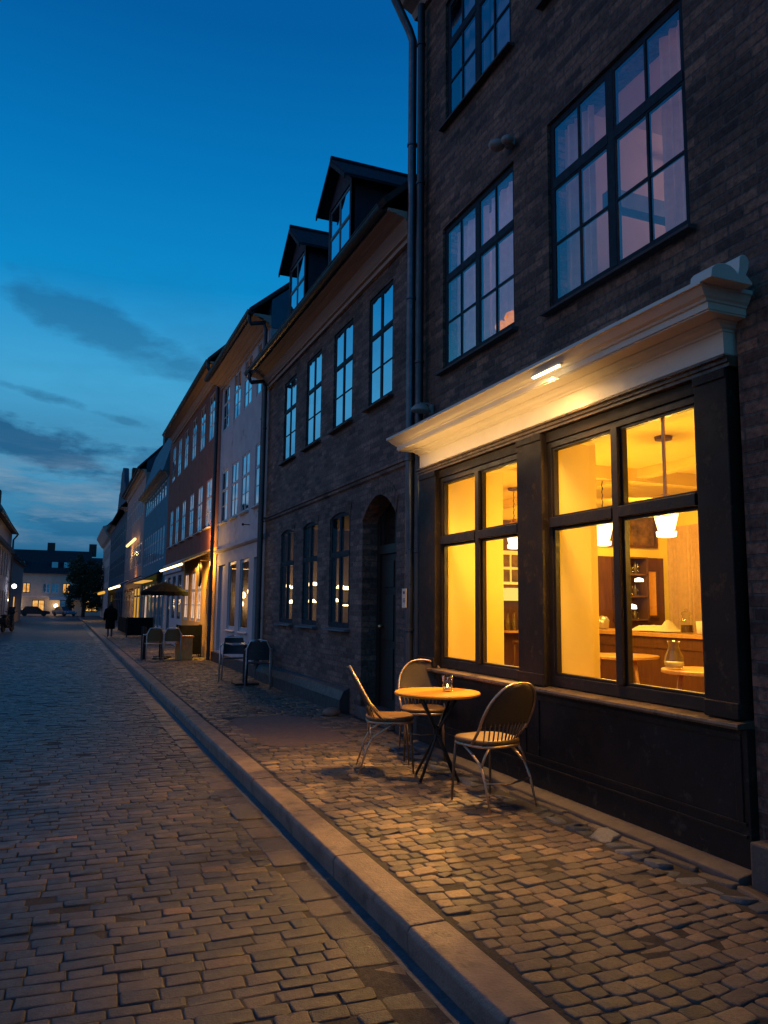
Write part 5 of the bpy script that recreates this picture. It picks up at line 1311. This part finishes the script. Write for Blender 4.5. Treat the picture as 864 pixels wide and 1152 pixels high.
alight('street_end_light', 'POINT', (-.9, 102.8, 1.6), 25, (1, .6, .25), .2)
alight('street_end_light', 'POINT', (-6, 102.8, 2.0), 30, (1, .55, .2), .2)
alight('street_end_light', 'POINT', (-2.9, 102, 2.6), 18, (1, .6, .35), .2)
alight('globe_light', 'POINT', (-3.0, 57.6, 2.6), 30, (.8, .8, 1), .15)

# sun already set: a last faint warm glow from the open side of the street
sun = bpy.data.lights.new('sun', 'SUN'); sun.energy = .11; sun.color = (1, .52, .46); sun.angle = R(35)
so = bpy.data.objects.new('sun', sun); C.objects.link(so); so.rotation_euler = (Vector((1, -.18, -.38))).to_track_quat('-Z', 'Y').to_euler()

# ================================================================ dusk sky
w = bpy.data.worlds.new('World'); S.world = w; w.use_nodes = True; nt = w.node_tree; nt.nodes.clear()
out = N(nt, 'ShaderNodeOutputWorld'); bg = N(nt, 'ShaderNodeBackground'); L(nt, bg.outputs[0], out.inputs[0])
tc = N(nt, 'ShaderNodeTexCoord'); sp = N(nt, 'ShaderNodeSeparateXYZ'); L(nt, tc.outputs['Generated'], sp.inputs[0])
def mth(op, a, b=None, c=None):
    n = N(nt, 'ShaderNodeMath', operation=op)
    for i, v in enumerate((a, b, c)):
        if v is None: continue
        if hasattr(v, 'is_output'): L(nt, v, n.inputs[i])
        else: n.inputs[i].default_value = v
    return n.outputs[0]
z = sp.outputs['Z']
grad = ramp(nt, z, [(0, (.010, .115, .23)), (.07, (.020, .16, .32)), (.16, (.085, .36, .60)), (.27, (.055, .36, .64)), (.38, (.004, .245, .58)), (.50, (.0015, .17, .48)), (.62, (.001, .105, .35)), (1, (.0008, .05, .21))])
zz = mth('MAXIMUM', mth('ADD', z, .05), .03)
px, py = mth('DIVIDE', sp.outputs['X'], zz), mth('DIVIDE', sp.outputs['Y'], zz)
cv_ = N(nt, 'ShaderNodeCombineXYZ'); L(nt, px, cv_.inputs[0]); L(nt, py, cv_.inputs[1]); cv_.inputs[2].default_value = 3.7
n1 = noise(nt, cv_.outputs[0], .62, 6, .6)
cv2 = N(nt, 'ShaderNodeCombineXYZ'); L(nt, mth('MULTIPLY', px, .8), cv2.inputs[0]); L(nt, mth('MULTIPLY', z, 26), cv2.inputs[1]); L(nt, mth('MULTIPLY', py, .05), cv2.inputs[2])
n2 = noise(nt, cv2.outputs[0], .9, 6, .62)
# dark cloud bank, stronger towards the horizon
band = ramp(nt, z, [(0, g(1)), (.10, g(.95)), (.19, g(.85)), (.235, g(.28)), (.33, g(.42)), (.40, g(.3)), (.46, g(0))])
dk = mth('MULTIPLY', ramp(nt, n1, [(.44, g(0)), (.56, g(1))]), band)
low = ramp(nt, z, [(0, g(.75)), (.12, g(.9)), (.2, g(.55)), (.26, g(0))])
dk = mth('MAXIMUM', dk, mth('MULTIPLY', ramp(nt, n2, [(.36, g(0)), (.52, g(1))]), low))
# two soft cloud masses: a bank left of the roofs and a smudge above it
az = mth('DIVIDE', sp.outputs['X'], mth('MAXIMUM', sp.outputs['Y'], .05)); ahead = ramp(nt, sp.outputs['Y'], [(.3, g(0)), (.5, g(1))])
cv3 = N(nt, 'ShaderNodeCombineXYZ'); L(nt, mth('MULTIPLY', az, 5), cv3.inputs[0]); L(nt, mth('MULTIPLY', z, 13), cv3.inputs[1])
n4 = noise(nt, cv3.outputs[0], 1.3, 7, .6)
def cloud(a0, z0, ra, rz, slope=0, soft=.9):
    da = mth('DIVIDE', mth('SUBTRACT', az, a0), ra)
    dz = mth('DIVIDE', mth('SUBTRACT', mth('SUBTRACT', z, z0), mth('MULTIPLY', mth('SUBTRACT', az, a0), slope)), rz)
    d = mth('ADD', mth('MULTIPLY', da, da), mth('MULTIPLY', dz, dz))
    d = mth('ADD', d, mth('MULTIPLY', mth('SUBTRACT', n4, .5), 5.5))
    return mth('MULTIPLY', ramp(nt, d, [(.0, g(1)), (soft, g(0))]), ahead)
cl = mth('MAXIMUM', mth('MULTIPLY', cloud(.05, .318, .15, .034, -.30, 2.2), .55), cloud(-.02, .182, .30, .036, -.22, 2.0))
cl = mth('MAXIMUM', cl, mth('MULTIPLY', cloud(-.0, .232, .12, .008, -.2), .6))
cl = mth('MAXIMUM', cl, mth('MULTIPLY', cloud(.20, .30, .10, .03, -.3), .4))
dk = mth('MAXIMUM', mth('MULTIPLY', dk, .6), cl)
col = mixc(nt, mth('MULTIPLY', dk, .88), grad, (.012, .085, .205))
# pale streaks
pband = ramp(nt, z, [(.06, g(0)), (.09, g(1)), (.14, g(1)), (.17, g(.3)), (.2, g(0))])
pk = mth('MULTIPLY', ramp(nt, n2, [(.44, g(0)), (.58, g(1))]), pband)
n3 = noise(nt, cv2.outputs[0], 2.6, 6, .65)
pk = mth('MULTIPLY', pk, ramp(nt, n3, [(.3, g(.35)), (.6, g(1))]))
col = mixc(nt, mth('MULTIPLY', pk, .9), col, (.22, .34, .46))
# afterglow over the open side (towards -X), low in the sky
gx = mth('MAXIMUM', mth('MULTIPLY', sp.outputs['X'], -1), 0)
gf = mth('MULTIPLY', mth('POWER', gx, 4), ramp(nt, z, [(0, g(1)), (.25, g(.6)), (.6, g(0))]))
col = mixc(nt, mth('MULTIPLY', gf, .75), col, (.34, .20, .26))
L(nt, col, bg.inputs[0]); bg.inputs[1].default_value = 1.0

# ================================================================ camera
cam = bpy.data.cameras.new('camera'); co = bpy.data.objects.new('camera', cam); C.objects.link(co); S.camera = co
cam.sensor_fit = 'HORIZONTAL'; cam.sensor_width = 36; cam.lens = 870/864*36; cam.clip_start = .05; cam.clip_end = 3000
RM = [[0.92487054, 0.0558958, 0.37615175], [-0.3801277, 0.10770285, 0.91864195], [0.01083561, -0.99261058, 0.12085873]]
mm = Matrix([[RM[i][0], -RM[i][1], -RM[i][2]] for i in range(3)]).to_4x4(); mm.translation = (0, 0, 1.6)
co.matrix_world = mm
S.view_settings.view_transform = 'Standard'; S.view_settings.look = 'None'; S.view_settings.exposure = 0; S.view_settings.gamma = 1
S.view_settings.use_curve_mapping = False
S.cycles.max_bounces = 8; S.cycles.transparent_max_bounces = 12; S.cycles.use_denoising = True
S.cycles.caustics_reflective = False; S.cycles.caustics_refractive = False; S.cycles.sample_clamp_indirect = 4
